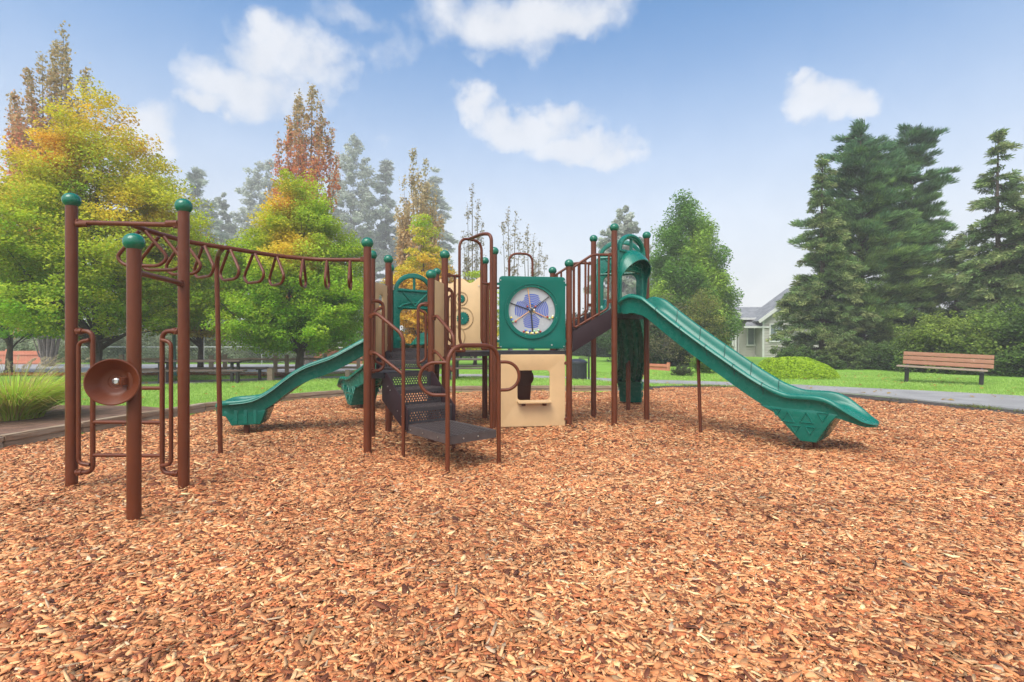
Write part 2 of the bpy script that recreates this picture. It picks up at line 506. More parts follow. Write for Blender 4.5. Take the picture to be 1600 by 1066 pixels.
for i, (a, c) in enumerate(((-162, 'yellow'), (-156, 'blue'), (-151, 'pale_green'), (-147, 'red'), (-22, 'pale_green'), (-17, 'yellow'), (-13, 'cream'))):
    rr = 0.325 if i not in (3, 4) else 0.29; beads.append((cx + rr * math.cos(R(a)), cy + rr * math.sin(R(a)), c))
beads += [(cx - 0.068, cy + 0.065, 'red'), (cx + 0.052, cy + 0.066, 'red'), (cx + 0.005, cy + 0.10, 'blue'), (cx + 0.035, cy + 0.015, 'cream'), (cx + 0.235, cy - 0.085, 'red'), (cx - 0.03, cy + 0.02, 'blue')]
proto = {}
for bx_, by_, c in beads:
    p = M @ Vector((bx_, by_, 0.004))
    prof = [(max(0.0004, 0.0165 * math.cos(R(a))), 0.0165 * math.sin(R(a))) for a in range(-90, 91, 15)]
    mm = MB(); mm.lathe(prof, Matrix.Translation(p), 12); mm.build('bead', BM[c], clockp)
m = MB()
for k in range(12):
    a = R(15 + 30 * k); m.lathe([(0.0075, 0.02), (0.0075, 0.024), (0.004, 0.026), (0.0005, 0.026)], M @ Matrix.Translation((cx + 0.378 * math.cos(a), cy + 0.378 * math.sin(a), 0)), 10)
m.lathe([(0.012, 0.014), (0.012, 0.018), (0.0005, 0.019)], M @ Matrix.Translation((x1 - 0.21, y0 + 0.055, 0)), 12)
for xx, yy in ((x0 + 0.025, y0 + 0.03), (x1 - 0.025, y0 + 0.035), (x0 + 0.02, y1 - 0.06), (x1 - 0.02, y1 - 0.06)):
    m.lathe([(0.009, 0.014), (0.009, 0.02), (0.0005, 0.021)], M @ Matrix.Translation((xx, yy, 0)), 10)
split_loose(m.build('bolts', STEEL, clockp), 'bolt')
# tan shop-front panel under it
m = MB(); m.plate(rrect(x0 + 0.02, 0.035, x1 - 0.005, 1.10, 0.012), [rrect(0.345, 0.425, 0.83, 0.865, 0.05)], 0.024, 0.004, M)
shop = m.build('window_panel', TAN, play); shop['label'] = 'tan panel under the deck with a square serving window'
m = MB(); m.box((0.5875, 0.405, 0.075), (0.50, 0.028, 0.16), M, bev=0.01); m.build('counter_shelf', TAN, shop)
m = MB()
for xx in (0.43, 0.745): m.box((xx, 0.368, 0.04), (0.055, 0.045, 0.05), M, bev=0.006)
for yy in (0.97, 0.135):
    for xx in (0.052, W - 0.052): m.lathe([(0.024, -0.045), (0.028, 0), (0.024, 0.03), (0.0005, 0.032)], M @ Matrix.Translation((xx, yy, 0)), 14)
split_loose(m.build('bracket', BROWN, shop), 'bracket')
# brown bowl panel at the back of the bay, below deck
Mb = vM(H6, K2, 0, 0.0)
m = MB(); m.plate([(0.06, 0.10), (0.735, 0.10), (0.80, 1.07), (0.06, 1.07)], [circ(0.66, 0.70, 0.135, 30)], 0.024, 0.004, Mb)
bowlp = m.build('bowl_panel', BROWN, play)
m = MB(); m.lathe([(0.15, 0.014), (0.137, 0.016), (0.11, -0.02), (0.07, -0.055), (0.0005, -0.065), (0.0005, -0.075), (0.08, -0.066), (0.15, -0.012)], Mb @ Matrix.Translation((0.66, 0.70, 0)), 30); m.build('bowl', BROWN, bowlp)

# gear panel (back-right side of the hexagon)
M = vM(H5, H6, 0, 0.0)
top = []
n = 26
for k in range(n + 1):
    x = 0.80 - (0.80 - 0.065) * k / n; top.append((x, 2.30 + 0.045 * math.cos((x - 0.06) / 0.74 * 4 * math.pi)))
m = MB(); m.plate([(0.065, 1.20), (0.80, 1.20)] + top, (), 0.024, 0.004, M)
for cx_, cy_, r_ in ((0.46, 2.0, 0.115), (0.49, 1.675, 0.185), (0.33, 1.37, 0.20), (0.22, 1.85, 0.15)):
    pass
gp = m.build('gear_panel', TAN, play); gp['label'] = 'tan panel with scalloped top and two green gears'
TAND = simple('tan_edge', (0.34, 0.215, 0.10), 0.5, 0.08, 5)
for cx_, cy_, r_ in ((0.46, 2.0, 0.115), (0.49, 1.675, 0.185), (0.33, 1.37, 0.20), (0.22, 1.85, 0.15)):
    m = MB(); ringp(m, M, cx_, cy_, r_ - 0.014, r_, 0.010, 0.022, 40); m.build('gear_ring', TAND, gp)
for cx_, cy_, r_ in ((0.46, 2.0, 0.068), (0.49, 1.675, 0.112)):
    pts = []
    nt_ = 14 if r_ < 0.1 else 18
    for k in range(nt_):
        for da, rr in ((-0.30, 0.84), (-0.14, 1.0), (0.14, 1.0), (0.30, 0.84)):
            a = 2 * math.pi * (k + da) / nt_; pts.append((cx_ + r_ * rr * math.cos(a), cy_ + r_ * rr * math.sin(a)))
    mm = MB(); mm.plate(pts, (), 0.016, 0.002, M @ Matrix.Translation((0, 0, 0.022))); mm.build('gear', PANELG, gp)
m = MB()
for xx, yy in ((0.46, 2.0), (0.49, 1.675), (0.09, 1.25), (0.775, 1.25), (0.09, 2.2), (0.775, 2.2), (0.33, 1.37)):
    m.lathe([(0.009, 0.02), (0.009, 0.034), (0.0005, 0.035)], M @ Matrix.Translation((xx, yy, 0)), 10)
for yy in (1.27, 2.18): m.box((0.05, yy, 0), (0.07, 0.035, 0.016), M); m.box((0.825, yy, 0), (0.07, 0.035, 0.016), M)
split_loose(m.build('bolts', STEEL, gp), 'bolt')
# tan side panels beside the short steps
def side_panel(p, q, z0, z1, slot):
    M = vM(p, q, 0); L = (q - p).length
    holes = [rrect(L / 2 - 0.06, 1.70, L / 2 + 0.06, 1.93, 0.055)] if slot else []
    m = MB(); m.plate([(0.06, z0), (L - 0.055, z0 + 0.12), (L - 0.055, z1), (0.06, z1 + 0.015)], holes, 0.022, 0.004, M)
    for yy in (z0 + 0.22, z1 - 0.12):
        m.box((0.035, yy, 0), (0.06, 0.03, 0.016), M); m.box((L - 0.03, yy, 0), (0.06, 0.03, 0.016), M)
    return m.build('side_panel', TAN, play)
side_panel(LB, H3, 1.02, 2.07, True); side_panel(LE, H2, 0.98, 2.07, False)

# ------------------------------------------------------------------ arched hoods and slides
def hood(p, q, z, awning=0.0):
    """moulded plastic entrance: two legs, an arch on top, cross pattern; local x along the deck edge"""
    M = vM(p, q, z); L = (q - p).length; x0, x1 = 0.05, L - 0.05; c = L / 2
    hw = (x1 - x0) / 2
    out = [(x0, -0.02), (x0 + 0.14, -0.02)]
    out = [(x0, 0.0), (x0 + 0.115, 0.0)]
    # inner opening is part of the outline (open at the bottom)
    ins = 0.115; oh = 0.66
    inner = []
    for k in range(9):
        a = R(180 - 90 * k / 8); inner.append((x0 + ins + 0.10 + 0.10 * math.cos(a), oh - 0.10 + 0.10 * math.sin(a)))
    for k in range(9):
        a = R(90 - 90 * k / 8); inner.append((x1 - ins - 0.10 + 0.10 * math.cos(a), oh - 0.10 + 0.10 * math.sin(a)))
    out = [(x0, 0.0), (x0 + ins, 0.0)] + inner + [(x1 - ins, 0.0), (x1, 0.0), (x1, 0.95)]
    rr = hw - 0.03; 
    out += [(x1 - 0.035, 0.965)]
    for k in range(21):
        a = R(8 + 164 * k / 20); out.append((c + rr * math.cos(a), 0.95 + 0.30 * math.sin(a)))
    out += [(x0 + 0.035, 0.965), (x0, 0.95)]
    r2 = rr - 0.055
    hole = []
    for k in range(17):
        a = R(10 + 160 * k / 16); hole.append((c + r2 * math.cos(a), 0.955 + 0.215 * math.sin(a)))
    h1 = [p_ for p_ in hole if p_[0] > c + 0.016] ; h2 = [p_ for p_ in hole if p_[0] < c - 0.016]
    h1 = h1 + [(c + 0.016, h1[-1][1] + 0.004), (c + 0.016, 0.985)]; h2 = [(c - 0.016, h2[0][1] + 0.004)] + h2 + [(c - 0.016, 0.985)]
    m = MB(); m.plate(out, [h1, h2], 0.05, 0.010, M)
    # embossed ribs
    def rib(a, b, w=0.018):
        for zf in (0.026, -0.026): m.tube([M @ Vector((a[0], a[1], zf)), M @ Vector((b[0], b[1], zf))], w, 8)
    rib((x0 + 0.07, 0.955), (x1 - 0.07, 0.955), 0.02); rib((x0 + 0.07, 0.685), (x1 - 0.07, 0.685), 0.016)
    rib((x0 + 0.16, 0.93), (c, 0.71)); rib((x1 - 0.16, 0.93), (c, 0.71))
    for zf in (0.026, -0.026):
        m.tube([M @ Vector((c + (hw - 0.10) * math.cos(R(a)), 0.665 + 0.10 * math.sin(R(a)), zf)) for a in range(10, 171, 10)], 0.015, 8)
    m.tube([M @ Vector((c + (rr - 0.03) * math.cos(R(a)), 0.95 + 0.27 * math.sin(R(a)), 0.02)) for a in range(0, 181, 9)], 0.03, 8)
    for yy in (0.12, 0.36, 0.60, 0.85):
        for xx in (x0 - 0.012, x1 + 0.012): m.box((xx, yy, 0), (0.04, 0.03, 0.02), M)
    if awning:
        rings = []
        for j in range(9):
            t = j / 8; zz = 0.02 + awning * t; drop = 0.16 * t * t
            ring = []
            for k in range(33):
                wv = hw - 0.03; yb = 0.62 - 0.06 * t * t; ah = 0.38 - 0.11 * t * t; g0 = 0.10
                if k < 8: x_, y_ = wv, g0 + (yb - g0) * k / 8; zk = 0.02 + (zz - 0.02) * 0.22 * (k / 8) ** 0.8
                elif k > 24: x_, y_ = -wv, g0 + (yb - g0) * (32 - k) / 8; zk = 0.02 + (zz - 0.02) * 0.22 * ((32 - k) / 8) ** 0.8
                else:
                    a = R(180 * (k - 8) / 16); sa_ = 0.22 + 0.78 * math.sin(a) ** 0.9; x_, y_ = wv * math.cos(a), yb + ah * math.sin(a); zk = 0.02 + (zz - 0.02) * sa_
                ring.append(M @ Vector((c + x_, y_, zk)))
            rings.append(ring)
        inn = [[r_[k] + (M @ Vector((c, 0.6, 0.1)) - r_[k]).normalized() * 0.018 for k in range(33)] for r_ in rings]
        m.loft(rings, False, False); m.loft(inn, False, False)
        m.loft([rings[-1], inn[-1]], False, False)
    return m.build('slide_hood', GREEN, play)

def interp(tab, t):
    """monotone-ish smooth interpolation through (t, v)"""
    xs = [a for a, _ in tab]; ys = [b for _, b in tab]
    if t <= xs[0]: return ys[0]
    if t >= xs[-1]: return ys[-1]
    i = max(k for k in range(len(xs)) if xs[k] <= t); i = min(i, len(xs) - 2)
    h = xs[i + 1] - xs[i]; u = (t - xs[i]) / h
    def sl(k):
        if k == 0: return (ys[1] - ys[0]) / (xs[1] - xs[0])
        if k == len(xs) - 1: return (ys[-1] - ys[-2]) / (xs[-1] - xs[-2])
        a = (ys[k] - ys[k - 1]) / (xs[k] - xs[k - 1]); b = (ys[k + 1] - ys[k]) / (xs[k + 1] - xs[k])
        return 0 if a * b <= 0 else 2 * a * b / (a + b)
    m0, m1 = sl(i) * h, sl(i + 1) * h
    return ys[i] * (2 * u**3 - 3 * u**2 + 1) + m0 * (u**3 - 2 * u**2 + u) + ys[i + 1] * (-2 * u**3 + 3 * u**2) + m1 * (u**3 - u**2)

SEAMS = []
SEAMG = simple('seam_shadow_green', (0.002, 0.050, 0.036), 0.6, 0.1, 5)  # darker green stands in for the shadow in the joint gaps
HILITEG = simple('green_highlight', (0.16, 0.36, 0.30), 0.4, 0.1, 5)
def slide(start, ang, rim, depth, hw0, tip, seams=(), bend=None, wall=None, n=72, trim=False):
    """moulded chute; rim: table t -> rim height; depth: t -> bed below the rim; wall: t -> height of the outer wall"""
    dd = Vector((math.cos(R(ang)), math.sin(R(ang)), 0)); ll = Vector((-dd.y, dd.x, 0))
    t1 = rim[-1][0]; t0 = rim[0][0]
    def section(t, inset=0.0):
        hw = hw0
        if t > tip: hw = hw0 * math.sqrt(max(0.02, 1 - ((t - tip) / (t1 - tip)) ** 2 * 0.97))
        zr = interp(rim, t); db = interp(depth, t); zb = zr - db; wh = interp(wall, t) if wall else db + 0.06
        k = hw / hw0; lip = 0.044
        sh = bend(t) if bend else 0.0
        c = Vector((start.x, start.y, 0)) + dd * t + ll * sh
        fl = min(1.0, wh / 0.16)
        half = [(hw - 0.045 * k, zr - wh), (hw - 0.028 * k, zr - wh * 0.5), (hw - 0.014, zr - 0.062 * fl), (hw + lip * 0.75, zr - 0.052 * fl), (hw + lip, zr - 0.030 * fl), (hw + lip * 0.80, zr - 0.004), (hw + lip * 0.25, zr + 0.009),
                (hw - 0.016 * k, zr + 0.002), (hw - 0.032 * k, zr - 0.018 * fl), (hw - 0.042 * k, zr - db * 0.45), (hw - 0.062 * k, zb + db * 0.22), (hw - 0.10 * k, zb + db * 0.06), (hw - 0.15 * k, zb), (hw * 0.30, zb)]
        under = []
        for s_, dz in ((0.78, 0.0), (0.70, 0.05), (0.50, 0.05), (0.42, 0.0), (0.22, 0.0), (0.14, 0.05)):
            under.append((hw * s_, zr - wh + min(dz, wh - db - 0.008)))
        full = half + [(-a, b) for a, b in half[::-1]] + [(-a, b) for a, b in under] + [(a, b) for a, b in under[::-1]]
        return [c + ll * a + Vector((0, 0, b)) for a, b in full], half, c
    rings = [section(t0 + (t1 - t0) * (1 - (1 - j / n) ** 1.25))[0] for j in range(n + 1)]
    m = MB(); m.loft(rings)
    for t in seams:
        full, half, c = section(t)
        ring = [c + ll * (a * 1.0) + Vector((0, 0, b)) for a, b in (half[1:] + [(-a, b) for a, b in half[1:][::-1]])]
        sm_ = MB(); sm_.tube(ring, 0.0055, 6); SEAMS.append(sm_)
    o = m.build('slide', GREEN, play, angle=50)
    while SEAMS: SEAMS.pop(0).build('seam', SEAMG, o)
    if trim:  # pale strips in place of the highlight along the rim
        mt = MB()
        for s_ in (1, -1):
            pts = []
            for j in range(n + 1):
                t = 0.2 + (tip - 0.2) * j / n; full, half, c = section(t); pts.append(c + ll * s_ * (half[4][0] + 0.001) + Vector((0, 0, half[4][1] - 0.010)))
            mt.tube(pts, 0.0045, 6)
        split_loose(mt.build('edge_highlight', HILITEG, o), 'edge_highlight')
    return o, dd, ll

def slide_foot(parent, start, dd, ll, poly, half, tri=True, mat=GREEN):
    """box-like foot under the run-out: polygon in the (t, z) plane, embossed triangles on both sides"""
    base = Vector((start.x, start.y, 0))
    M = Matrix((dd, Vector((0, 0, 1)), -ll)).transposed().to_4x4(); M.translation = base
    m = MB(); m.plate(poly, (), half * 2, 0.02, M)
    if tri:
        tc = sum(p[0] for p in poly) / len(poly); zmin = min(p[1] for p in poly); zmax = max(p[1] for p in poly); hgt = zmax - zmin
        for s in (1, -1):
            for (a, b, sgn, sz) in ((-0.17, 0.70, 1, 0.075), (0.03, 0.72, 1, 0.075), (0.20, 0.80, -1, 0.06), (-0.09, 0.36, -1, 0.055), (0.07, 0.36, -1, 0.055), (-0.30, 0.83, -1, 0.05)):
                x, y = tc + a, zmin + b * hgt
                tr = [M @ Vector((x + dx * sz, y + dy * sz * sgn, s * (half + 0.002))) for dx, dy in ((-0.9, -0.7), (0.9, -0.7), (0, 0.9))]
                m.tube(tr, 0.012, 6, closed=True)
    return m.build('slide_foot', mat, parent)
def leg(parent, p, z0, z1, r=0.024, lean=(0, 0)):
    return MB().tube([(p[0] + lean[0], p[1] + lean[1], z0), (p[0], p[1], z1)], r, 14).build('support_leg', BROWN, parent)

# 1. straight slide from the tower, towards the camera and right
mid = (TA + TC) / 2
RIM = [(-0.05, 1.86), (0.06, 1.955), (0.18, 1.995), (0.36, 1.955), (0.55, 1.825), (0.74, 1.675), (1.12, 1.395), (1.54, 1.105), (1.95, 0.835), (2.18, 0.715), (2.38, 0.662), (2.60, 0.664), (2.70, 0.652), (2.82, 0.605), (2.97, 0.497), (3.10, 0.40), (3.18, 0.365)]
DEP = [(-0.05, 0.10), (0.13, 0.23), (0.5, 0.21), (2.2, 0.20), (2.65, 0.17), (2.85, 0.10), (3.18, 0.015)]
WAL = [(-0.05, 0.12), (0.13, 0.27), (0.5, 0.28), (2.0, 0.28), (2.65, 0.25), (2.9, 0.15), (3.18, 0.035)]
hood(TA, TC, ZT, 0.23)
s1, dd, ll = slide(mid, -44, RIM, DEP, 0.335, 2.76, (0.62, 0.98, 1.34, 1.70, 2.05), wall=WAL)
s1['label'] = 'long straight green slide running down to the right'
slide_foot(s1, mid, dd, ll, [(2.0, 0.50), (2.17, 0.42), (2.46, 0.11), (2.63, 0.11), (2.78, 0.37), (2.86, 0.46), (2.6, 0.5)], 0.303)
p = mid + dd * 2.55; leg(s1, p, -0.1, 0.14, 0.03)
p = mid + dd * 1.10 - ll * 0.05; leg(s1, p, -0.1, 1.14, 0.024, (0.035, -0.02))
# 2. slide behind the tower
hood(TC, TB, ZT)
mid = (TB + TC) / 2
RIM2 = [(a * 0.86, b) for a, b in RIM]
s2, dd, ll = slide(mid, 72, RIM2, [(a * 0.86, b) for a, b in DEP], 0.285, 2.34, (), bend=lambda t: -0.10 * math.sin(max(0, t) * 1.9), wall=[(a * 0.86, b) for a, b in WAL])
s2['label'] = 'green slide running down behind the tower, seen from below'
slide_foot(s2, mid, dd, ll, [(1.75, 0.50), (1.86, 0.40), (2.05, 0.06), (2.22, 0.06), (2.40, 0.36), (2.44, 0.44), (2.2, 0.5)], 0.22)
p = mid + dd * 1.28 - ll * 0.02; leg(s2, p, -0.1, 1.02, 0.042)
m = MB(); q_ = mid + dd * 1.24; m.beam(at(q_ - ll * 0.2, 1.06), at(q_ + ll * 0.2, 1.06), 0.05, 0.04, 0.006); m.build('saddle', BROWN, s2)
p = mid + dd * 2.13; leg(s2, p, -0.1, 0.10, 0.03)
# 3. wave slide to the left
mid = (H3 + H4) / 2
RIMW = [(-0.03, 1.36), (0.12, 1.405), (0.25, 1.375), (0.36, 1.325), (0.60, 1.19), (0.80, 1.085), (0.95, 1.03), (1.10, 0.975), (1.25, 0.895), (1.40, 0.785), (1.56, 0.655), (1.68, 0.578), (1.80, 0.525), (1.95, 0.497), (2.18, 0.482), (2.27, 0.45), (2.33, 0.405)]
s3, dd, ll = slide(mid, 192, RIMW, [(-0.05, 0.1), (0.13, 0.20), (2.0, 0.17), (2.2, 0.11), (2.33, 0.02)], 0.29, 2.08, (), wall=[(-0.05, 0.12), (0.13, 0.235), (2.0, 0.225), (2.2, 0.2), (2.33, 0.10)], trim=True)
s3['label'] = 'low green wave slide running down to the left'
slide_foot(s3, mid, dd, ll, [(1.64, 0.36), (1.66, 0.30), (1.72, 0.155), (2.08, 0.145), (2.17, 0.30), (2.17, 0.36)], 0.25, False)
m = MB()
for f in (1.78, 1.90, 2.02):
    for s in (1, -1):
        q_ = mid + dd * f + ll * s * 0.25; m.beam(at(q_, 0.17), at(q_, 0.36), 0.02, 0.045, 0.006, up=tuple(dd))
split_loose(m.build('foot_rib', GREEN, s3), 'foot_rib')
p = mid + dd * 1.92 + ll * 0.12; leg(s3, p, -0.1, 0.18, 0.04)
# pale line on the wave slide's rims stands in for its edge highlight
# 4. slide behind the hexagon deck
hood(H5, H4, ZD)
mid = (H4 + H5) / 2
RIM4 = [(a * 0.86, 0.365 + (b - 0.365) * 0.66 + (0.05 if 1.9 < a < 2.8 else 0)) for a, b in RIM]
s4, dd, ll = slide(mid, 130, RIM4, [(a * 0.86, b) for a, b in DEP], 0.285, 2.34, (), wall=[(a * 0.86, b) for a, b in WAL])
s4['label'] = 'green slide half hidden behind the stairs, only its end showing'
slide_foot(s4, mid, dd, ll, [(1.55, 0.50), (1.80, 0.40), (1.98, 0.08), (2.14, 0.08), (2.36, 0.34), (2.40, 0.44), (2.2, 0.5)], 0.25)
p = mid + dd * 2.06; leg(s4, p, -0.1, 0.10, 0.03)
# cheek plates of the hood openings (flared slide mouths)
# ------------------------------------------------------------------ lower stairs and platform
SA = -50
sd = Vector((math.cos(R(SA)), math.sin(R(SA)), 0)); sl = Vector((-sd.y, sd.x, 0))     # down the stairs / to their left edge seen from the top
S0 = V2(-1.475, 6.03)          # top of the left stringer (camera side)
SWID, RUN, RISE = 0.60, 0.235, (ZL - 0.37) / 3
ZP = 0.37
def sp(u, v, z): return S0 + sd * u + sl * v + Vector((0, 0, z))
def frameM(u, v, z):
    """local x across the stairs, y up, z down-run"""
    M = Matrix((sl, Vector((0, 0, 1)), sd)).transposed().to_4x4(); M.translation = sp(u, v, z); return M
def perforated(m, M, w, h, margin=0.05, pitch=0.034, r=0.0105):
    holes = []; j = 0; y = margin * 0.8
    while y < h - margin * 0.75:
        x = margin + (pitch / 2 if j % 2 else 0)
        while x < w - margin:
            holes.append(circ(x, y, r, 6)); x += pitch
        y += pitch * 0.82; j += 1
    m.plate([(0, 0), (w, 0), (w, h), (0, h)], holes, 0.006, 0.0012, M)
def treadplate(m, M, w, d):
    """plate with raised ribs across; local x across, z along the run"""
    m.box((w / 2, -0.006, d / 2), (w, 0.012, d), M)
    k = int(d / 0.022)
    for i in range(k):
        for j in range(int(w / 0.085)):
            m.box((0.045 + j * 0.085 + (0.03 if i % 2 else 0), 0.001, 0.018 + i * 0.022), (0.052, 0.006, 0.009), M)
    m.box((w / 2, -0.024, d - 0.004), (w, 0.036, 0.01), M)
stairs = None
pieces = []
m = MB()
for s in (0, 1):                      # side plates
    v = -0.008 if s == 0 else SWID + 0.008
    pts = [(-0.10, ZL - 0.005), (0.02, ZL - 0.005), (2 * RUN + 0.06, ZP + 0.17), (2 * RUN + 0.06, ZP - 0.055), (2 * RUN - 0.03, ZP - 0.06), (-0.10, ZL - 0.33)]
    M = Matrix((sd, Vector((0, 0, 1)), -sl)).transposed().to_4x4(); M.translation = sp(0, v, 0)
    m.plate(pts, (), 0.012, 0.003, M)
stairs = m.build('stair_frame', PURPLE, play)
for i in range(3):
    z1 = ZL - RISE * i; z0 = z1 - RISE
    m = MB(); perforated(m, frameM(RUN * i + 0.004, 0.0, z0 + 0.002), SWID, RISE - 0.014); m.build('riser', DARK, stairs, smooth=False)
    if i < 2:
        m = MB(); treadplate(m, frameM(RUN * i + 0.004, 0.0, z0), SWID, RUN); m.build('tread', TREAD, stairs, smooth=False)
m = MB()
for u, z in ((0.06, ZL - 0.16), (0.12, ZL - 0.20), (0.30, ZL - 0.42), (0.40, 0.46), (0.44, 0.55)):
    q_ = sp(u, -0.016, z); m.lathe([(0.008, -0.002), (0.008, 0.004), (0.0005, 0.006)], Matrix.Translation(q_) @ Vector((-sl.x, -sl.y, 0)).to_track_quat('Z', 'Y').to_matrix().to_4x4(), 10)
split_loose(m.build('bolts', STEEL, stairs), 'bolt')
UP0 = 2 * RUN + 0.012
PLEN = 0.86
m = MB(); treadplate(m, frameM(UP0, 0.0, ZP), SWID - 0.02, PLEN)
for v in (0.004, SWID - 0.024):
    m.beam(sp(UP0, v, ZP - 0.045), sp(UP0 + PLEN, v, ZP - 0.045), 0.012, 0.075)
m.beam(sp(UP0 + PLEN, 0, ZP - 0.045), sp(UP0 + PLEN, SWID - 0.02, ZP - 0.045), 0.012, 0.075)
plat = m.build('platform', TREAD, play, smooth=False)
m = MB()
for u, v in ((0.1, -0.004), (0.36, -0.004), (0.66, -0.004)):
    m.lathe([(0.009, 0), (0.009, 0.006), (0.0005, 0.008)], Matrix.Translation(sp(UP0 + u, v, ZP - 0.04)) @ Vector((-sl.x, -sl.y, 0)).to_track_quat('Z', 'Y').to_matrix().to_4x4(), 10)
for v in (0.16, 0.34):
    m.lathe([(0.009, 0), (0.009, 0.006), (0.0005, 0.008)], Matrix.Translation(sp(UP0 + PLEN + 0.008, v, ZP - 0.04)) @ sd.to_track_quat('Z', 'Y').to_matrix().to_4x4(), 10)
split_loose(m.build('bolts', STEEL, plat), 'bolt')
# legs that rise into the handrails
def q3(p, z): return Vector((p.x, p.y, z))
L1 = sp(UP0 - 0.01, -0.035, 0); L2 = sp(UP0 + PLEN + 0.015, -0.03, 0); L3 = sp(UP0 + PLEN + 0.015, SWID + 0.005, 0); L4 = sp(UP0 - 0.01, SWID + 0.03, 0)
hb1 = LA + V2(0.085, 0.05); hb2 = V2(LE.x, LE.y) + V2(-0.055, -0.055)
def rail_run(p_post, off, leg_p, ztop, zbend, zlow_top, zlow_bot):
    a = p_post + off
    m = MB()
    m.tube(fillet([q3(a, ztop - 0.03), q3(a + (leg_p - a) * 0.18, ztop), q3(leg_p, zbend + 0.02), q3(leg_p, -0.1)], 0.09, 8), TR, 12)
    m.tube(fillet([q3(a, zlow_top), q3(a + (leg_p - a) * 0.16, zlow_top), q3(leg_p, zlow_bot)], 0.06, 6), TR * 0.85, 12)
    m.tube([q3(p_post, ztop - 0.03), q3(a, ztop - 0.03)], TR, 12); m.tube([q3(p_post, zlow_top), q3(a, zlow_top)], TR * 0.85, 12)
    clamp(m, p_post, ztop - 0.03, a); clamp(m, p_post, zlow_top, a)
    return m.build('stair_handrail', BROWN, play)
rail_run(LA, (L1 - LA) * 0.10, L1, 1.615, 1.345, 1.165, 0.93)
rail_run(LE, (L4 - LE) * 0.10, L4, 1.615, 1.345, 1.165, 0.93)
def guard_loop(p_post, dirv, z0, z1, w=0.13):
    dv = dirv.normalized(); m = MB()
    def q(u, z): return q3(p_post + dv * u, z)
    m.tube(fillet([q(0, z1), q(w, z1), q(w, z0), q(0, z0)], 0.085, 8), TR, 12)
    m.tube(fillet([q(w * 0.95, z1 - 0.07), q(w * 0.42, z1 - 0.11), q(w * 0.42, z0 + 0.11), q(w * 0.95, z0 + 0.07)], 0.06, 8), TR * 0.8, 12)
    clamp(m, p_post, z1, p_post + dv); clamp(m, p_post, z0, p_post + dv)
    return m.build('guard_loop', BROWN, play)
guard_loop(LA, LE - LA, 0.955, 1.765, 0.20)
guard_loop(LE, V2(-0.96, -0.24), 0.955, 1.765, 0.16)
# far hand grips beside the short steps
guard_loop(H2, H1 - H2, 1.22, 2.00, 0.12); 
# front hoop and round side grips of the platform
m = MB()
m.tube(fillet([q3(L2, -0.1), q3(L2, 1.255), q3(L3, 1.255), q3(L3, -0.1)], 0.21, 12), 0.0225, 14)
m.build('front_hoop', BROWN, play)
def dgrip(p, dv, w, z0, z1):
    dv = dv.normalized(); m = MB()
    r_ = (z1 - z0) / 2; zc = (z0 + z1) / 2
    pts = [q3(p, z1)] + [q3(p + dv * (w - r_ + r_ * math.cos(R(a))), zc + r_ * math.sin(R(a))) for a in range(90, -91, -10)] + [q3(p, z0)]
    m.tube(pts, TR * 0.85, 12)
    return m.build('round_grip', BROWN, play)
dgrip(L2, V2(-1.0, 0.05), 0.275, 0.775, 1.09); dgrip(L3, V2(1.0, 0.10), 0.215, 0.785, 1.08)

# ------------------------------------------------------------------ short steps landing -> hexagon
a0, a1 = LB, LE; b0, b1 = H3, H2
run = ((b0 + b1) / 2 - (a0 + a1) / 2); along = (a1 - a0).normalized(); up_ = run.normalized()
wid = (a1 - a0).length - 0.12
def stepM(p, z):
    M = Matrix((along, Vector((0, 0, 1)), -up_)).transposed().to_4x4(); M.translation = q3(p, z); return M
m = MB(); st = None
zz = [ZL, (ZL + ZD) / 2 , ZD]
base = a0 + along * 0.06 + up_ * 0.10
m.plate([(0, 0), (wid, 0), (wid, 0.02), (0, 0.02)], (), 0.01, 0.002, stepM(base + up_ * 0.001, ZL + 0.004))
steps = m.build('short_steps', DARK, play, smooth=False)
for i in range(2):
    p = base + up_ * (0.20 * i)
    m = MB(); perforated(m, stepM(p, ZL + 0.11 * i + 0.004), wid, 0.104, 0.045, 0.034, 0.0105); m.build('riser', DARK, steps, smooth=False)
    if i == 0:
        m = MB(); treadplate(m, stepM(p + up_ * 0.20, ZL + 0.11), wid, 0.20); m.build('tread', TREAD, steps, smooth=False)
m = MB()
for s, e in ((a0 + along * 0.055, 1), (a1 - along * 0.055, -1)):
    M = Matrix((up_, Vector((0, 0, 1)), along)).transposed().to_4x4(); M.translation = q3(s, 0) ; 
    if e == 1 or True:
        M2 = Matrix((up_, Vector((0, 0, 1)), up_.cross(Vector((0, 0, 1))))).transposed().to_4x4(); M2.translation = q3(s, 0)
        m.plate([(0.02, ZL - 0.05), (0.42, ZL - 0.05), (0.42, ZD + 0.02), (0.34, ZD + 0.02), (0.02, ZL + 0.14)], (), 0.012, 0.003, M2)
m.build('side_plate', PURPLE, steps)
# back kick plate behind the upper step (perforated upstand seen from the front)
m = MB(); perforated(m, stepM(base + up_ * 0.40, ZL + 0.10), wid, 0.17, 0.045, 0.034, 0.0105)
m.build('kick_plate', DARK, steps, smooth=False)

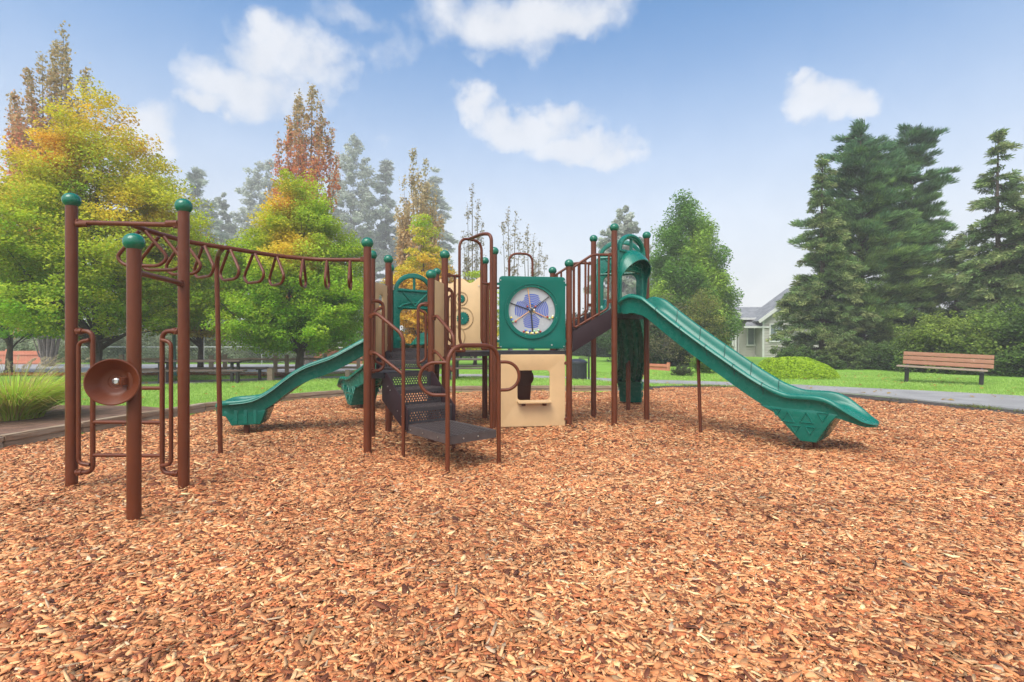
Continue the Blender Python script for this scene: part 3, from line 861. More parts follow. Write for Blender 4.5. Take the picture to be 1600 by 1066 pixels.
# ------------------------------------------------------------------ arch exit with sliding pole
e = (H1 - H2).normalized(); nn = e.cross(Vector((0, 0, 1)))
def ep(u, z, o=0.0): return q3(H2 + e * u + nn * o, z)
W2 = (H1 - H2).length
m = MB()
m.tube(fillet([ep(0.30, 1.16, 0.05), ep(0.245, 1.30), ep(0.245, 2.73), ep(0.635, 2.73), ep(0.635, 1.28), ep(0.80, 1.18)], 0.15, 12), 0.0195, 12)
m.tube([ep(0.30, 1.16, 0.05), ep(0.05, 1.165)], 0.0165, 10)
m.build('arch_handle', BROWN, play)
pole = Vector((-0.262, 6.52, 0))
apex = ep(0.40, 2.728)
m = MB()
m.tube(fillet([apex, Vector((pole.x - 0.12, pole.y + 0.16, 2.70)), q3(pole, 2.66), q3(pole, -0.1)], 0.17, 10), 0.0225, 14)
m.build('slide_pole', BROWN, play)
def guard(p, dv, u0, u1, ztop, zbot, rods, name='guard_rail'):
    dv = dv.normalized(); m = MB()
    def q(u, z): return q3(p + dv * u, z)
    m.tube([q(u0, ztop), q(u1, ztop)], TR * 0.9, 12); 
    for u in rods: m.tube([q(u, ztop), q(u, zbot)], TR * 0.8, 10)
    m.tube([q(u0, zbot), q(u1, zbot)], TR * 0.8, 12)
    clamp(m, p, ztop, p + dv)
    return m.build(name, BROWN, play)
guard(H2, e, 0.04, 0.245, 2.195, 1.19, (0.165,))
guard(H1, -e, 0.04, W2 - 0.635, 2.13, 1.19, (0.11,))
# hoop at the back of the clock bay
e3 = (K2 - H6).normalized()
def bp(u, z): return q3(H6 + e3 * u, z)
m = MB(); m.tube(fillet([bp(0.40, 1.16), bp(0.40, 2.74), bp(0.79, 2.74), bp(0.79, 1.16)], 0.15, 10), 0.0195, 12); m.build('back_hoop', BROWN, play)
guard(H6, e3, 0.04, 0.40, 2.17, 1.19, (0.13, 0.26)); guard(K2, -e3, 0.04, (K2 - H6).length - 0.79, 2.17, 1.19, (0.12, 0.22))

# ------------------------------------------------------------------ tower steps with balustrades
def stringer(p, q):
    M = vM(p, q, 0, 0.0); L = (q - p).length
    m = MB(); m.plate([(0.05, 1.13), (0.05, 1.43), (L - 0.05, 1.79), (L - 0.05, 1.49)], (), 0.014, 0.003, M)
    m.lathe([(0.008, 0.008), (0.008, 0.012), (0.0005, 0.014)], M @ Matrix.Translation((L - 0.12, 1.60, 0)), 10)
    return m.build('stair_side', PURPLE, play)
stringer(K1, TA); stringer(K2, TB)
def baluster(p, q):
    d = (q - p); L = d.length; d.normalize(); m = MB()
    def P(u, z): return q3(p + d * u, z)
    zt = lambda u: 2.385 + (2.595 - 2.385) * min(1, u / (0.52 * L)); zb = lambda u: 1.47 + (1.80 - 1.47) * u / L
    m.tube(fillet([P(0.03, 2.385), P(0.52 * L, 2.60), P(L - 0.04, 2.60)], 0.06, 6), TR, 12)
    m.tube(fillet([P(0.075, 1.60), P(0.075, 1.495), P(L - 0.10, 1.79), P(L - 0.085, 2.59)], 0.05, 6), TR * 0.8, 12)
    for f in (0.21, 0.36, 0.51, 0.66): m.tube([P(f * L, zt(f * L)), P(f * L, zb(f * L) - 0.005)], TR * 0.85, 10)
    m.tube([P(0.075, 1.58), P(0.075, 2.40)], TR * 0.85, 10)
    m.tube([P(L - 0.085, 1.90), P(L - 0.03, 1.90)], TR * 0.8, 10)
    clamp(m, p, 2.385, q); clamp(m, q, 2.60, p); clamp(m, q, 1.90, p)
    return m.build('balustrade', BROWN, play)
baluster(K1, TA); baluster(K2, TB)
x_ = (TA - K1).normalized(); y_ = (K2 - K1).normalized()
for i in range(2):
    c = K1 + x_ * (0.20 + 0.24 * i) + y_ * 0.43
    m = MB(); m.box((c.x, c.y, ZD + 0.19 * (i + 1) - 0.01), (0.25, 0.80, 0.02), rz=math.atan2(x_.y, x_.x) + R(4)); m.build('tread', TREAD, play, smooth=False)

# ------------------------------------------------------------------ the lie of the land
AREA = [(-6.3, -4.0), (-6.28, 1.0), (-6.25, 4.0), (-6.15, 6.15), (-6.05, 7.15), (-5.65, 9.4), (-4.9, 10.9), (-3.96, 11.95), (-2.6, 12.6), (-1.28, 12.95),
        (1.6, 13.1), (2.95, 13.05), (3.6, 13.8), (4.5, 14.25), (5.6, 14.2), (6.7, 13.7), (7.9, 11.9), (8.6, 10.1), (9.05, 8.9), (9.7, 6.0), (10.1, 1.0), (10.2, -4.0)]
AP = np.array(AREA)
def inside(x, y, poly):
    x = np.asarray(x); y = np.asarray(y); r = np.zeros(x.shape, bool); n = len(poly)
    for i in range(n):
        x1, y1 = poly[i]; x2, y2 = poly[(i + 1) % n]
        c = ((y1 > y) != (y2 > y)) & (x < (x2 - x1) * (y - y1) / (y2 - y1 + 1e-12) + x1)
        r ^= c
    return r
def dist(x, y, poly, closed=True):
    x = np.asarray(x, float); y = np.asarray(y, float); d = np.full(x.shape, 1e9); n = len(poly)
    for i in range(n if closed else n - 1):
        ax, ay = poly[i]; bx, by = poly[(i + 1) % n]
        vx, vy = bx - ax, by - ay; t = np.clip(((x - ax) * vx + (y - ay) * vy) / (vx * vx + vy * vy), 0, 1)
        d = np.minimum(d, np.hypot(x - ax - vx * t, y - ay - vy * t))
    return d
def bumps(x, y, s=1.0):
    return (np.sin(x * 1.31 * s + 0.7 * np.sin(y * 0.9 * s)) + np.sin(y * 1.73 * s + 1.1 * np.sin(x * 0.7 * s + 2)) + 0.6 * np.sin((x + y) * 2.9 * s + 1)) / 2.6
PATH = [(13.5, 6.0, 11.2, 5.0), (12.75, 9.6, 9.95, 7.2), (11.55, 11.55, 9.3, 9.15), (10.4, 12.7, 8.85, 10.35), (9.15, 13.65, 8.2, 12.1), (8.2, 14.5, 7.45, 13.25), (7.0, 15.3, 6.6, 14.2), (5.6, 15.95, 5.4, 14.75), (4.2, 16.5, 4.0, 15.3), (2.5, 17.4, 2.2, 16.1),
        (0.5, 18.6, 0.0, 17.2), (-1.5, 19.2, -2.0, 17.7), (-4.0, 18.9, -4.3, 17.4), (-6.5, 17.9, -6.2, 16.4), (-9.0, 16.7, -8.4, 15.3), (-12.0, 15.2, -11.2, 13.9), (-17.0, 13.4, -16.4, 12.2), (-26.0, 11.5, -25.6, 10.0)]
PPOLY = [(a, b) for a, b, _, _ in PATH] + [(c, d) for _, _, c, d in PATH[::-1]]
def ground_z(x, y):
    x = np.asarray(x, float); y = np.asarray(y, float)
    ins = inside(x, y, AREA); d = dist(x, y, AREA)
    left = np.clip((3.4 - x) / 0.8, 0, 1)
    out = (0.10 * np.clip(d / 0.12, 0, 1) * left + 0.035 * (1 - left) * np.clip(d / 0.4, 0, 1)) + 0.02 * bumps(x, y, 0.7) * np.clip(d / 1.5, 0, 1)
    # lawn bank beyond the path on the right
    pd = dist(x, y, [(p[0], p[1]) for p in PATH[:9]], False)
    far = (x > 3.0) & (~inside(x, y, PPOLY)) & (y > 6) & (x * 0.55 + y > 17.6)
    out = out + np.where(far, 0.02 * np.clip(pd / 0.5, 0, 1) + 0.03 * np.clip((pd - 0.5) / 3, 0, 1), 0)
    onp = inside(x, y, PPOLY)
    out = np.where(onp, 0.035, out)
    pdall = dist(x, y, PPOLY)
    w = np.clip(pdall / 0.3, 0, 1)
    out = np.where(~onp & (pdall < 0.3), 0.035 * (1 - w) + out * w, out)
    return np.where(ins, -0.05, out)

def axis(lo, hi, fine0, fine1, step, coarse):
    a = list(np.arange(fine0, fine1, step)); x = fine0; s = step
    while x > lo: s = min(s * 1.35, coarse); x -= s; a.insert(0, max(x, lo))
    x = a[-1]; s = step
    while x < hi: s = min(s * 1.35, coarse); x += s; a.append(min(x, hi))
    return np.array(a)
gx = axis(-190, 190, -20, 20, 0.16, 40); gy = axis(-30, 190, 0, 24, 0.16, 40)
X, Y = np.meshgrid(gx, gy); Z = ground_z(X.ravel(), Y.ravel())
nx, ny = len(gx), len(gy)
idx = np.arange(nx * ny).reshape(ny, nx)
F = np.stack([idx[:-1, :-1].ravel(), idx[:-1, 1:].ravel(), idx[1:, 1:].ravel(), idx[1:, :-1].ravel()], 1)
# ground: grass everywhere, soil patches
m_, nt, b, out = newmat('lawn_grass')
n1 = noise(nt, 0.6, 5); n2 = noise(nt, 1.4, 8, 0.72); n3 = noise(nt, 70, 3, 0.7)
r1 = ramp(nt, [(0.25, (0.14, 0.27, 0.035)), (0.5, (0.20, 0.38, 0.048)), (0.75, (0.27, 0.46, 0.065))])
ad = nt.nodes.new('ShaderNodeMath'); ad.operation = 'MULTIPLY_ADD'; ad.inputs[1].default_value = 0.5
link(nt, n2.outputs['Fac'], ad.inputs[0])
ad2 = nt.nodes.new('ShaderNodeMath'); ad2.operation = 'MULTIPLY'; ad2.inputs[1].default_value = 0.5
link(nt, n3.outputs['Fac'], ad2.inputs[0]); link(nt, ad2.outputs[0], ad.inputs[2])
link(nt, ad.outputs[0], r1.inputs['Fac'])
link(nt, r1.outputs['Color'], b.inputs['Base Color']); b.inputs['Roughness'].default_value = 0.9; b.inputs['Specular IOR Level'].default_value = 0.15
bp_ = nt.nodes.new('ShaderNodeBump'); bp_.inputs['Strength'].default_value = 0.8; bp_.inputs['Distance'].default_value = 0.03
link(nt, n3.outputs['Fac'], bp_.inputs['Height']); link(nt, bp_.outputs['Normal'], b.inputs['Normal'])
LAWN = m_
g = bulk('lawn', np.stack([X.ravel(), Y.ravel(), Z], 1), F, None, LAWN, smooth=True); structure(g)

def ngon_sheet(name, poly, z, mat):
    bm = bmesh.new(); vs = [bm.verts.new((x, y, z)) for x, y in poly]; f = bm.faces.new(vs)
    bmesh.ops.triangulate(bm, faces=[f]); me = bpy.data.meshes.new(name); bm.to_mesh(me); bm.free()
    o = bpy.data.objects.new(name, me); COL.objects.link(o); me.materials.append(mat); return structure(o)
# bed of chips below the loose ones
m_, nt, b, out = newmat('chip_bed')
vo = nt.nodes.new('ShaderNodeTexVoronoi'); vo.inputs['Scale'].default_value = 38
tc = nt.nodes.new('ShaderNodeTexCoord'); nn_ = noise(nt, 14, 4)
mp = nt.nodes.new('ShaderNodeMix'); mp.data_type = 'RGBA'; mp.inputs['Factor'].default_value = 0.06
link(nt, tc.outputs['Object'], mp.inputs[6]); link(nt, nn_.outputs['Color'], mp.inputs[7]); link(nt, mp.outputs[2], vo.inputs['Vector'])
rr = ramp(nt, [(0.0, (0.07, 0.028, 0.014)), (0.5, (0.16, 0.065, 0.030)), (1.0, (0.26, 0.12, 0.055))])
link(nt, vo.outputs['Color'], rr.inputs['Fac']); link(nt, rr.outputs['Color'], b.inputs['Base Color']); b.inputs['Roughness'].default_value = 0.9
bp_ = nt.nodes.new('ShaderNodeBump'); bp_.inputs['Strength'].default_value = 1; bp_.inputs['Distance'].default_value = 0.02
link(nt, vo.outputs['Distance'], bp_.inputs['Height']); link(nt, bp_.outputs['Normal'], b.inputs['Normal'])
def chip_h(x, y): return 0.022 * bumps(x, y, 1.1) + 0.014 * bumps(x + 7, y - 3, 3.1) + 0.006 * bumps(x - 4, y + 1, 8.3) 
cx_ = np.arange(-6.6, 10.4, 0.15); cy_ = np.arange(-4, 14.6, 0.15)
X, Y = np.meshgrid(cx_, cy_); idx = np.arange(X.size).reshape(X.shape)
F = np.stack([idx[:-1, :-1].ravel(), idx[:-1, 1:].ravel(), idx[1:, 1:].ravel(), idx[1:, :-1].ravel()], 1)
cen = (inside((X[:-1, :-1] + 0.075).ravel(), (Y[:-1, :-1] + 0.075).ravel(), AREA)) | (dist((X[:-1, :-1] + 0.075).ravel(), (Y[:-1, :-1] + 0.075).ravel(), AREA) < 0.08)
Zc = chip_h(X.ravel(), Y.ravel()) - 0.006
g = bulk('ground', np.stack([X.ravel(), Y.ravel(), Zc], 1), F[cen], None, m_, smooth=True); structure(g)

# asphalt path and road
def asphalt(name, c):
    m_, nt, b, out = newmat(name)
    n1 = noise(nt, 1.3, 6, 0.65); n2 = noise(nt, 180, 2)
    r = ramp(nt, [(0.3, tuple(k * 0.8 for k in c)), (0.7, tuple(k * 1.2 for k in c))]); link(nt, n1.outputs['Fac'], r.inputs['Fac'])
    mx = nt.nodes.new('ShaderNodeMix'); mx.data_type = 'RGBA'; mx.blend_type = 'OVERLAY'; mx.inputs['Factor'].default_value = 0.6
    link(nt, r.outputs['Color'], mx.inputs[6]); link(nt, n2.outputs['Fac'], mx.inputs[7]); link(nt, mx.outputs[2], b.inputs['Base Color'])
    b.inputs['Roughness'].default_value = 0.75
    bp_ = nt.nodes.new('ShaderNodeBump'); bp_.inputs['Strength'].default_value = 0.5; bp_.inputs['Distance'].default_value = 0.005
    link(nt, n2.outputs['Fac'], bp_.inputs['Height']); link(nt, bp_.outputs['Normal'], b.inputs['Normal'])
    return m_
ASPH = asphalt('asphalt', (0.275, 0.265, 0.260))
mb = MB(); fp = [Vector((a, b_, 0)) for a, b_, _, _ in PATH]; np_ = [Vector((c, d, 0)) for _, _, c, d in PATH]
A_ = spline(fp, 6); B_ = spline(np_, 6)
ra = random.Random(2)
vs = []; fs = []
for a, c in zip(A_, B_):
    dv = (c - a).normalized()
    a2 = a - dv * ra.uniform(0, 0.05); c2 = c + dv * ra.uniform(0, 0.07)
    vs += [(a2.x, a2.y, 0.020), (a2.x, a2.y, 0.062), (c2.x, c2.y, 0.062), (c2.x, c2.y, 0.0)]
for i in range(len(A_) - 1):
    for k in range(3): fs.append((4 * i + k, 4 * i + k + 1, 4 * i + k + 5, 4 * i + k + 4))
mb.add(vs, fs); structure(mb.build('path', ASPH, None, smooth=False))
structure(MB().box((-29.5, 22.45, 0.07), (46, 7.3, 0.10)).build('road', asphalt('road_asphalt', (0.33, 0.325, 0.335)), None, smooth=False))
SOIL = simple('bark_soil', (0.15, 0.080, 0.052), 0.95, 0.4, 6, 0.9, 45)
ngon_sheet('planting_bed', [(-12, 5.2), (-6.40, 5.2), (-6.32, 6.2), (-6.2, 7.2), (-5.95, 8.9), (-6.8, 9.3), (-8.6, 9.4), (-12, 9.2)], 0.126, SOIL)

# ------------------------------------------------------------------ timbers round the chips
m_, nt, b, out = newmat('weathered_timber')
tc = nt.nodes.new('ShaderNodeTexCoord'); mpn = nt.nodes.new('ShaderNodeMapping'); mpn.inputs['Scale'].default_value = (1.5, 30, 30)
link(nt, tc.outputs['Object'], mpn.inputs['Vector'])
n1 = noise(nt, 2.2, 6, 0.7, mpn.outputs['Vector']); n2 = noise(nt, 1.6, 4)
r = ramp(nt, [(0.25, (0.17, 0.125, 0.088)), (0.55, (0.36, 0.285, 0.205)), (0.85, (0.52, 0.45, 0.35))]); link(nt, n1.outputs['Fac'], r.inputs['Fac'])
r2 = ramp(nt, [(0.35, (0.75, 0.62, 0.50)), (0.65, (1.0, 1.0, 1.0))]); link(nt, n2.outputs['Fac'], r2.inputs['Fac'])
mx = nt.nodes.new('ShaderNodeMix'); mx.data_type = 'RGBA'; mx.blend_type = 'MULTIPLY'; mx.inputs['Factor'].default_value = 1
link(nt, r.outputs['Color'], mx.inputs[6]); link(nt, r2.outputs['Color'], mx.inputs[7]); link(nt, mx.outputs[2], b.inputs['Base Color'])
b.inputs['Roughness'].default_value = 0.85
bp_ = nt.nodes.new('ShaderNodeBump'); bp_.inputs['Strength'].default_value = 0.6; bp_.inputs['Distance'].default_value = 0.008
link(nt, n1.outputs['Fac'], bp_.inputs['Height']); link(nt, bp_.outputs['Normal'], b.inputs['Normal'])
TIMBER = m_
def timber(a, c, z0, h, w, label):
    """a beam with its own axis along local x"""
    a, c = Vector((*a, z0 + h / 2)), Vector((*c, z0 + h / 2)); d = c - a; L = d.length - 0.008
    bm = bmesh.new(); bmesh.ops.create_cube(bm, size=1); bmesh.ops.scale(bm, vec=(L, w, h), verts=bm.verts)
    bmesh.ops.subdivide_edges(bm, edges=[e_ for e_ in bm.edges if abs(e_.verts[0].co.x - e_.verts[1].co.x) > 0.1], cuts=6)
    bmesh.ops.bevel(bm, geom=[e_ for e_ in bm.edges if e_.calc_face_angle(0) > 1], offset=0.012, segments=2, affect='EDGES')
    for v in bm.verts: v.co.y += ra.uniform(-0.004, 0.004); v.co.z += ra.uniform(-0.004, 0.004)
    me = bpy.data.meshes.new('timber_beam'); bm.to_mesh(me); bm.free()
    o = bpy.data.objects.new('timber_beam', me); COL.objects.link(o); me.materials.append(TIMBER)
    o.location = (a + c) / 2; o.rotation_euler = (0, 0, math.atan2(d.y, d.x))
    return tag(o, label, 'timber', 'timbers edging the play area')
e_pts = [(-6.33, 1.0), (-6.30, 3.9), (-6.20, 6.2), (-6.09, 7.2), (-5.70, 9.45), (-4.93, 10.98), (-3.98, 12.03), (-2.6, 12.68), (-1.28, 13.02), (0.3, 13.12), (1.6, 13.17), (2.98, 13.12)]
labs = [None, 'weathered timber at the left picture edge below the ornamental grass', 'weathered grey timber edging in front of the tall ornamental grass clump', 'timber edging between the grass clump and the tall brown posts',
        'timber edging behind the ring ladder posts beside the lawn', 'timber edging behind the end of the low wave slide', 'timber edging running behind the middle of the wave slide', 'timber edging seen between wave slide and stairs',
        'far timber edging seen under the deck behind the platform', 'far timber edging seen through the serving window', 'far timber edging below the black litter bin']
for i in range(1, len(e_pts) - 1):
    timber(e_pts[i], e_pts[i + 1], -0.03, 0.105, 0.115, labs[i] + ', lower course')
    k = 0.18
    a = Vector(e_pts[i]); c = Vector(e_pts[i + 1])
    timber(a, c, 0.077, 0.078, 0.125, labs[i] + ', upper course')

# ------------------------------------------------------------------ loose wood chips
def chips(n_try, ylo, yhi, boxy, slo, shi, density_y=None):
    y = ylo + (yhi - ylo) * rng.random(n_try); half = y * 1.06 + 2.2
    x = (rng.random(n_try) * 2 - 1) * (yhi * 1.06 + 2.2)
    keep = (np.abs(x) < half) & inside(x, y, AREA) 
    edge = dist(x, y, AREA)
    right = x > 3.2
    keep &= ~((edge < 0.35) & right & (rng.random(n_try) > edge / 0.35))
    x, y = x[keep], y[keep]; n = len(x)
    L = np.clip(rng.lognormal(math.log((slo + shi) / 2), 0.42, n), slo * 0.5, shi * 2.2); Wd = L * np.clip(rng.lognormal(math.log(0.30), 0.42, n), 0.10, 0.8)
    Wd = np.minimum(Wd, 0.030)
    rare = rng.random(n) < 0.035; L = np.where(rare, L * 1.8, L); Wd = np.where(rare, Wd * 0.55, Wd)
    T = 0.0015 + 0.003 * rng.random(n)
    yaw = rng.random(n) * 2 * np.pi; pit = rng.normal(0, 0.15, n); rol = rng.normal(0, 0.22, n)
    cyw, syw, cp, sp_, cr, sr = np.cos(yaw), np.sin(yaw), np.cos(pit), np.sin(pit), np.cos(rol), np.sin(rol)
    ux = np.stack([cyw * cp, syw * cp, sp_], 1)
    v0 = np.stack([-syw, cyw, np.zeros(n)], 1); w0 = np.cross(ux, v0)
    uy = v0 * cr[:, None] + w0 * sr[:, None]; uz = np.cross(ux, uy)
    lift = np.abs(L * sp_) * 0.42 + np.abs(Wd * sr) * 0.42 + rng.random(n) ** 1.6 * 0.016
    mound = np.zeros(n)
    for (a_, b_) in POSTS + [(q.x, q.y) for q in (L1, L2, L3, L4, pole)]:
        dd2 = (x - a_) ** 2 + (y - b_) ** 2; mound += 0.030 * np.exp(-dd2 / 0.0196)
    c = np.stack([x, y, chip_h(x, y) + lift + mound * (0.4 + 0.6 * rng.random(n))], 1)
    # colour: cedar orange, tan, red-brown, grey
    t = rng.random(n)
    base = np.zeros((n, 3))
    pal = [((0.60, 0.280, 0.130), 0.33), ((0.68, 0.390, 0.205), 0.26), ((0.44, 0.160, 0.072), 0.17), ((0.17, 0.062, 0.034), 0.12), ((0.74, 0.52, 0.31), 0.10), ((0.58, 0.48, 0.36), 0.02)]
    acc = 0
    for col, w in pal:
        k = (t >= acc) & (t < acc + w + 1e-9); base[k] = col; acc += w
    patch = 1 + 0.13 * bumps(x * 1.0, y * 1.0, 1.7) + 0.12 * bumps(x, y, 4.3) + 0.06 * bumps(x + 2, y, 9.1)
    redsh = 0.5 + 0.5 * bumps(x + 3, y + 9, 0.8)
    base *= (patch * rng.normal(1, 0.26, n).clip(0.35, 1.6))[:, None]
    base[:, 1] *= 1 - 0.10 * redsh; base[:, 2] *= 1 - 0.16 * redsh
    base *= np.array([0.88, 0.79, 0.68]); base = np.clip(base, 0.01, 0.8)
    # outline: six-sided, bent along the length
    jit = lambda s: rng.normal(0, s, n)
    bend = rng.normal(0, 0.10, n)
    if boxy:
        prof = [(-0.5, -0.30), (0.02, -0.5), (0.5, -0.22), (0.48, 0.32), (-0.05, 0.5), (-0.47, 0.24)]
    else:
        prof = [(-0.5, -0.28), (0.1, -0.5), (0.5, 0.1), (-0.1, 0.5)]
    k = len(prof); P = []
    for (a, b_) in prof:
        aa = (a + jit(0.09)) * L; bb = (b_ + jit(0.13)) * Wd
        P.append(c + ux * aa[:, None] + uy * bb[:, None] + uz * (bend * L * (4 * a * a - 0.5) * 0.5 + T)[:, None])
    top = np.stack(P, 1)
    if boxy:
        bot = top - uz[:, None, :] * (T * 1.6)[:, None, None]
        V = np.concatenate([top, bot], 1); nv = 2 * k
        faces = [[0, 1, 2, 3], [0, 3, 4, 5]] + [[i, i + k, (i + 1) % k + k, (i + 1) % k] for i in range(k)]
    else:
        bot = top - uz[:, None, :] * (T * 1.6)[:, None, None]
        V = np.concatenate([top, bot], 1); nv = 2 * k
        faces = [[0, 1, 2, 3]] + [[i, i + k, (i + 1) % k + k, (i + 1) % k] for i in range(k)]
    F = (np.arange(n)[:, None, None] * nv + np.array(faces)[None]).reshape(-1, 4)
    C = np.repeat(base[:, None, :], nv, 1)
    return V.reshape(-1, 3), F, C.reshape(-1, 3)
parts = [chips(int(8800 * 12.0 * 2.6), 1.0, 3.6, True, 0.019, 0.038), chips(int(6200 * 17.5 * 2.6), 3.6, 6.2, True, 0.021, 0.042), chips(int(2600 * 34.5 * 8.4), 6.2, 14.6, False, 0.031, 0.056)]
o = 0; VV, FF, CC = [], [], []
for v, f, c in parts: VV.append(v); FF.append(f + o); CC.append(c); o += len(v)
print('chip verts', o)
CHIP = attrmat('wood_chip', 0.72, 0.35, 0.35, 160)
w = bulk('wood_chips', np.concatenate(VV), np.concatenate(FF), np.concatenate(CC), CHIP); w['kind'] = 'stuff'; w['label'] = 'orange brown wood chips covering the play area'; w['category'] = 'wood chips'
# ------------------------------------------------------------------ foliage
LEAF = leafmat('leaf', 0.5); NEEDLE = leafmat('needle', 0.25, 0.6); BLADE = leafmat('blade', 0.35, 0.5)
BARK = simple('bark', (0.085, 0.062, 0.048), 0.9, 0.4, 9, 0.9, 35)
BARKG = simple('grey_bark', (0.17, 0.15, 0.135), 0.9, 0.35, 9, 0.8, 35)

def mixcol(stops, t):
    """stops: list of (t, rgb); t array"""
    xs = np.array([s[0] for s in stops]); cs = np.array([s[1] for s in stops])
    return np.stack([np.interp(t, xs, cs[:, k]) for k in range(3)], 1)

def leaves(c, nrm, L, W, col, along=None):
    """kite leaves: centre c, normal nrm, size; returns V,F,C"""
    n = len(c)
    a = along if along is not None else rng.normal(size=(n, 3))
    nrm = nrm / np.linalg.norm(nrm, axis=1, keepdims=True)
    a = a - nrm * (a * nrm).sum(1, keepdims=True); a /= np.linalg.norm(a, axis=1, keepdims=True) + 1e-9
    b = np.cross(nrm, a)
    L = np.asarray(L)[:, None]; W = np.asarray(W)[:, None]
    V = np.stack([c - a * L * 0.5, c + b * W * 0.5 - a * L * 0.08 + nrm * W * 0.12, c + a * L * 0.5, c - b * W * 0.5 - a * L * 0.08 + nrm * W * 0.12], 1)
    F = np.arange(n * 4).reshape(n, 4)
    return V.reshape(-1, 3), F, np.repeat(col, 4, 0)

def unit(v): return v / (np.linalg.norm(v, axis=-1, keepdims=True) + 1e-9)

def branches(m, root, tips, r0, bend=0.3, seg=6, r1=0.006, rr=None):
    rr = rr or random
    for s, t, ra_ in tips:
        s, t = Vector(s), Vector(t); mid = s.lerp(t, 0.5) + Vector((rr.uniform(-1, 1), rr.uniform(-1, 1), rr.uniform(0.1, 1.0))) * (t - s).length * bend * 0.35
        pts = [s * (1 - u) ** 2 + mid * 2 * u * (1 - u) + t * u * u for u in (0, .2, .4, .6, .8, 1)]
        m.tube(pts, ra_, seg, r1=r1)

def broadleaf(loc, profile, label, colours, nclump=260, nleaf=170, lsize=0.085, fork=0.9, trunk_r=0.14, flat=0.33, name='maple_tree', group=None, cat='tree', spray=0.55, limbs=13, mat=None, bark=BARK, up=0.0, hollow=0.42, seed=1, stemh=0.2, lean=(0, 0)):
    """tree of clumped leaf sprays; profile: (z, radius). colours(p, t) -> rgb array for clump-leaf positions in tree space"""
    rs = random.Random(seed); g = np.random.default_rng(seed)
    t = thing(name, loc, label, cat, group)
    zs = [z for z, r in profile]; rs_ = [r for z, r in profile]
    zz = np.linspace(zs[0], zs[-1], 200); rad = np.interp(zz, zs, rs_)
    w = rad ** 1.6 + 0.02; w /= w.sum()
    z = g.choice(zz, nclump, p=w) + g.normal(0, 0.05, nclump)
    th = g.random(nclump) * 2 * np.pi
    ph = g.random(4) * 6.28
    uneven = 1 + 0.11 * np.sin(3 * th + ph[0] + z) + 0.12 * np.sin(5 * th + ph[1] - 2.1 * z) + 0.10 * np.sin(2 * th + 3.3 * z + ph[2])
    rr = np.interp(z, zs, rs_) * uneven * np.sqrt(hollow ** 2 + (1 - hollow ** 2) * g.random(nclump))
    C = np.stack([rr * np.cos(th), rr * np.sin(th), z], 1); C[:, 0] += lean[0] * z; C[:, 1] += lean[1] * z
    # wood
    m = MB(); H = zs[-1]
    top = Vector((lean[0] * H, lean[1] * H, H * 0.86))
    m.tube(spline([Vector((0, 0, -0.15)), Vector((rs.uniform(-.03, .03), rs.uniform(-.03, .03), fork * 0.6)), Vector((0.05, 0, fork * 1.3)), top.lerp(Vector((0, 0, fork)), 0.45), top], 5), trunk_r, 10, r1=0.015)
    m.tube([(0, 0, -0.15), (0, 0, 0.02), (0, 0, 0.16)], trunk_r * 1.5, 10, r1=trunk_r * 1.0)
    far = sorted(range(nclump), key=lambda i: rs.random())[:limbs * 6]
    ends = []
    for i in range(limbs):
        k = far[i]; e_ = Vector(C[k]) * 0.80; s_ = Vector((lean[0] * fork, lean[1] * fork, fork * rs.uniform(0.75, 1.25) + max(0, e_.z - 2.5 * fork) * 0.35))
        branches(m, None, [(s_, e_, trunk_r * rs.uniform(0.28, 0.5))], 0, 0.35, 7, 0.012, rs); ends.append((s_, e_))
    for k in far[limbs:]:
        e_ = Vector(C[k]); s_, b_ = min(ends, key=lambda q: (q[1] * 0.7 + q[0] * 0.3 - e_).length)
        branches(m, None, [(s_.lerp(b_, rs.uniform(0.4, 0.9)), e_, trunk_r * 0.12)], 0, 0.3, 5, 0.005, rs)
    tr = m.build('trunk', bark, t); tr.matrix_parent_inverse = Matrix.Identity(4)
    # leaves
    N = nclump * nleaf
    ci = np.repeat(np.arange(nclump), nleaf)
    out = unit(np.stack([C[:, 0], C[:, 1], np.full(nclump, up)], 1))
    size = spray * (0.7 + 0.6 * g.random(nclump))
    off = g.normal(size=(N, 3)); off *= (g.random(N) ** 0.35 / (np.linalg.norm(off, axis=1) + 1e-9))[:, None]
    oo = out[ci]; side = unit(np.cross(oo, np.array([0, 0, 1.0]) + 1e-3)); upv = np.cross(side, oo)
    P = C[ci] + (oo * (off[:, :1] * 1.25) + side * off[:, 1:2] * 0.9 + upv * off[:, 2:3] * flat) * size[ci][:, None]
    P[:, 2] -= 0.10 * (off[:, 0] ** 2) * size[ci]
    P[:, 2] = np.maximum(P[:, 2], stemh)
    nr = np.stack([g.normal(0, .8, N), g.normal(0, .8, N), np.ones(N)], 1) + 0.35 * oo
    L = lsize * (0.7 + 0.6 * g.random(N))
    cl = 0.5 * colours(C, g)[ci] + 0.5 * colours(P, g)
    cl = np.clip(cl * g.normal(1, 0.16, N).clip(0.5, 1.6)[:, None] * (0.82 + 0.34 * g.random(nclump))[ci][:, None], 0.004, 0.85)
    V, F, Cc = leaves(P, nr, L, L * 0.72, cl)
    o = bulk('crown', V, F, Cc, mat or LEAF); o.parent = t
    return t

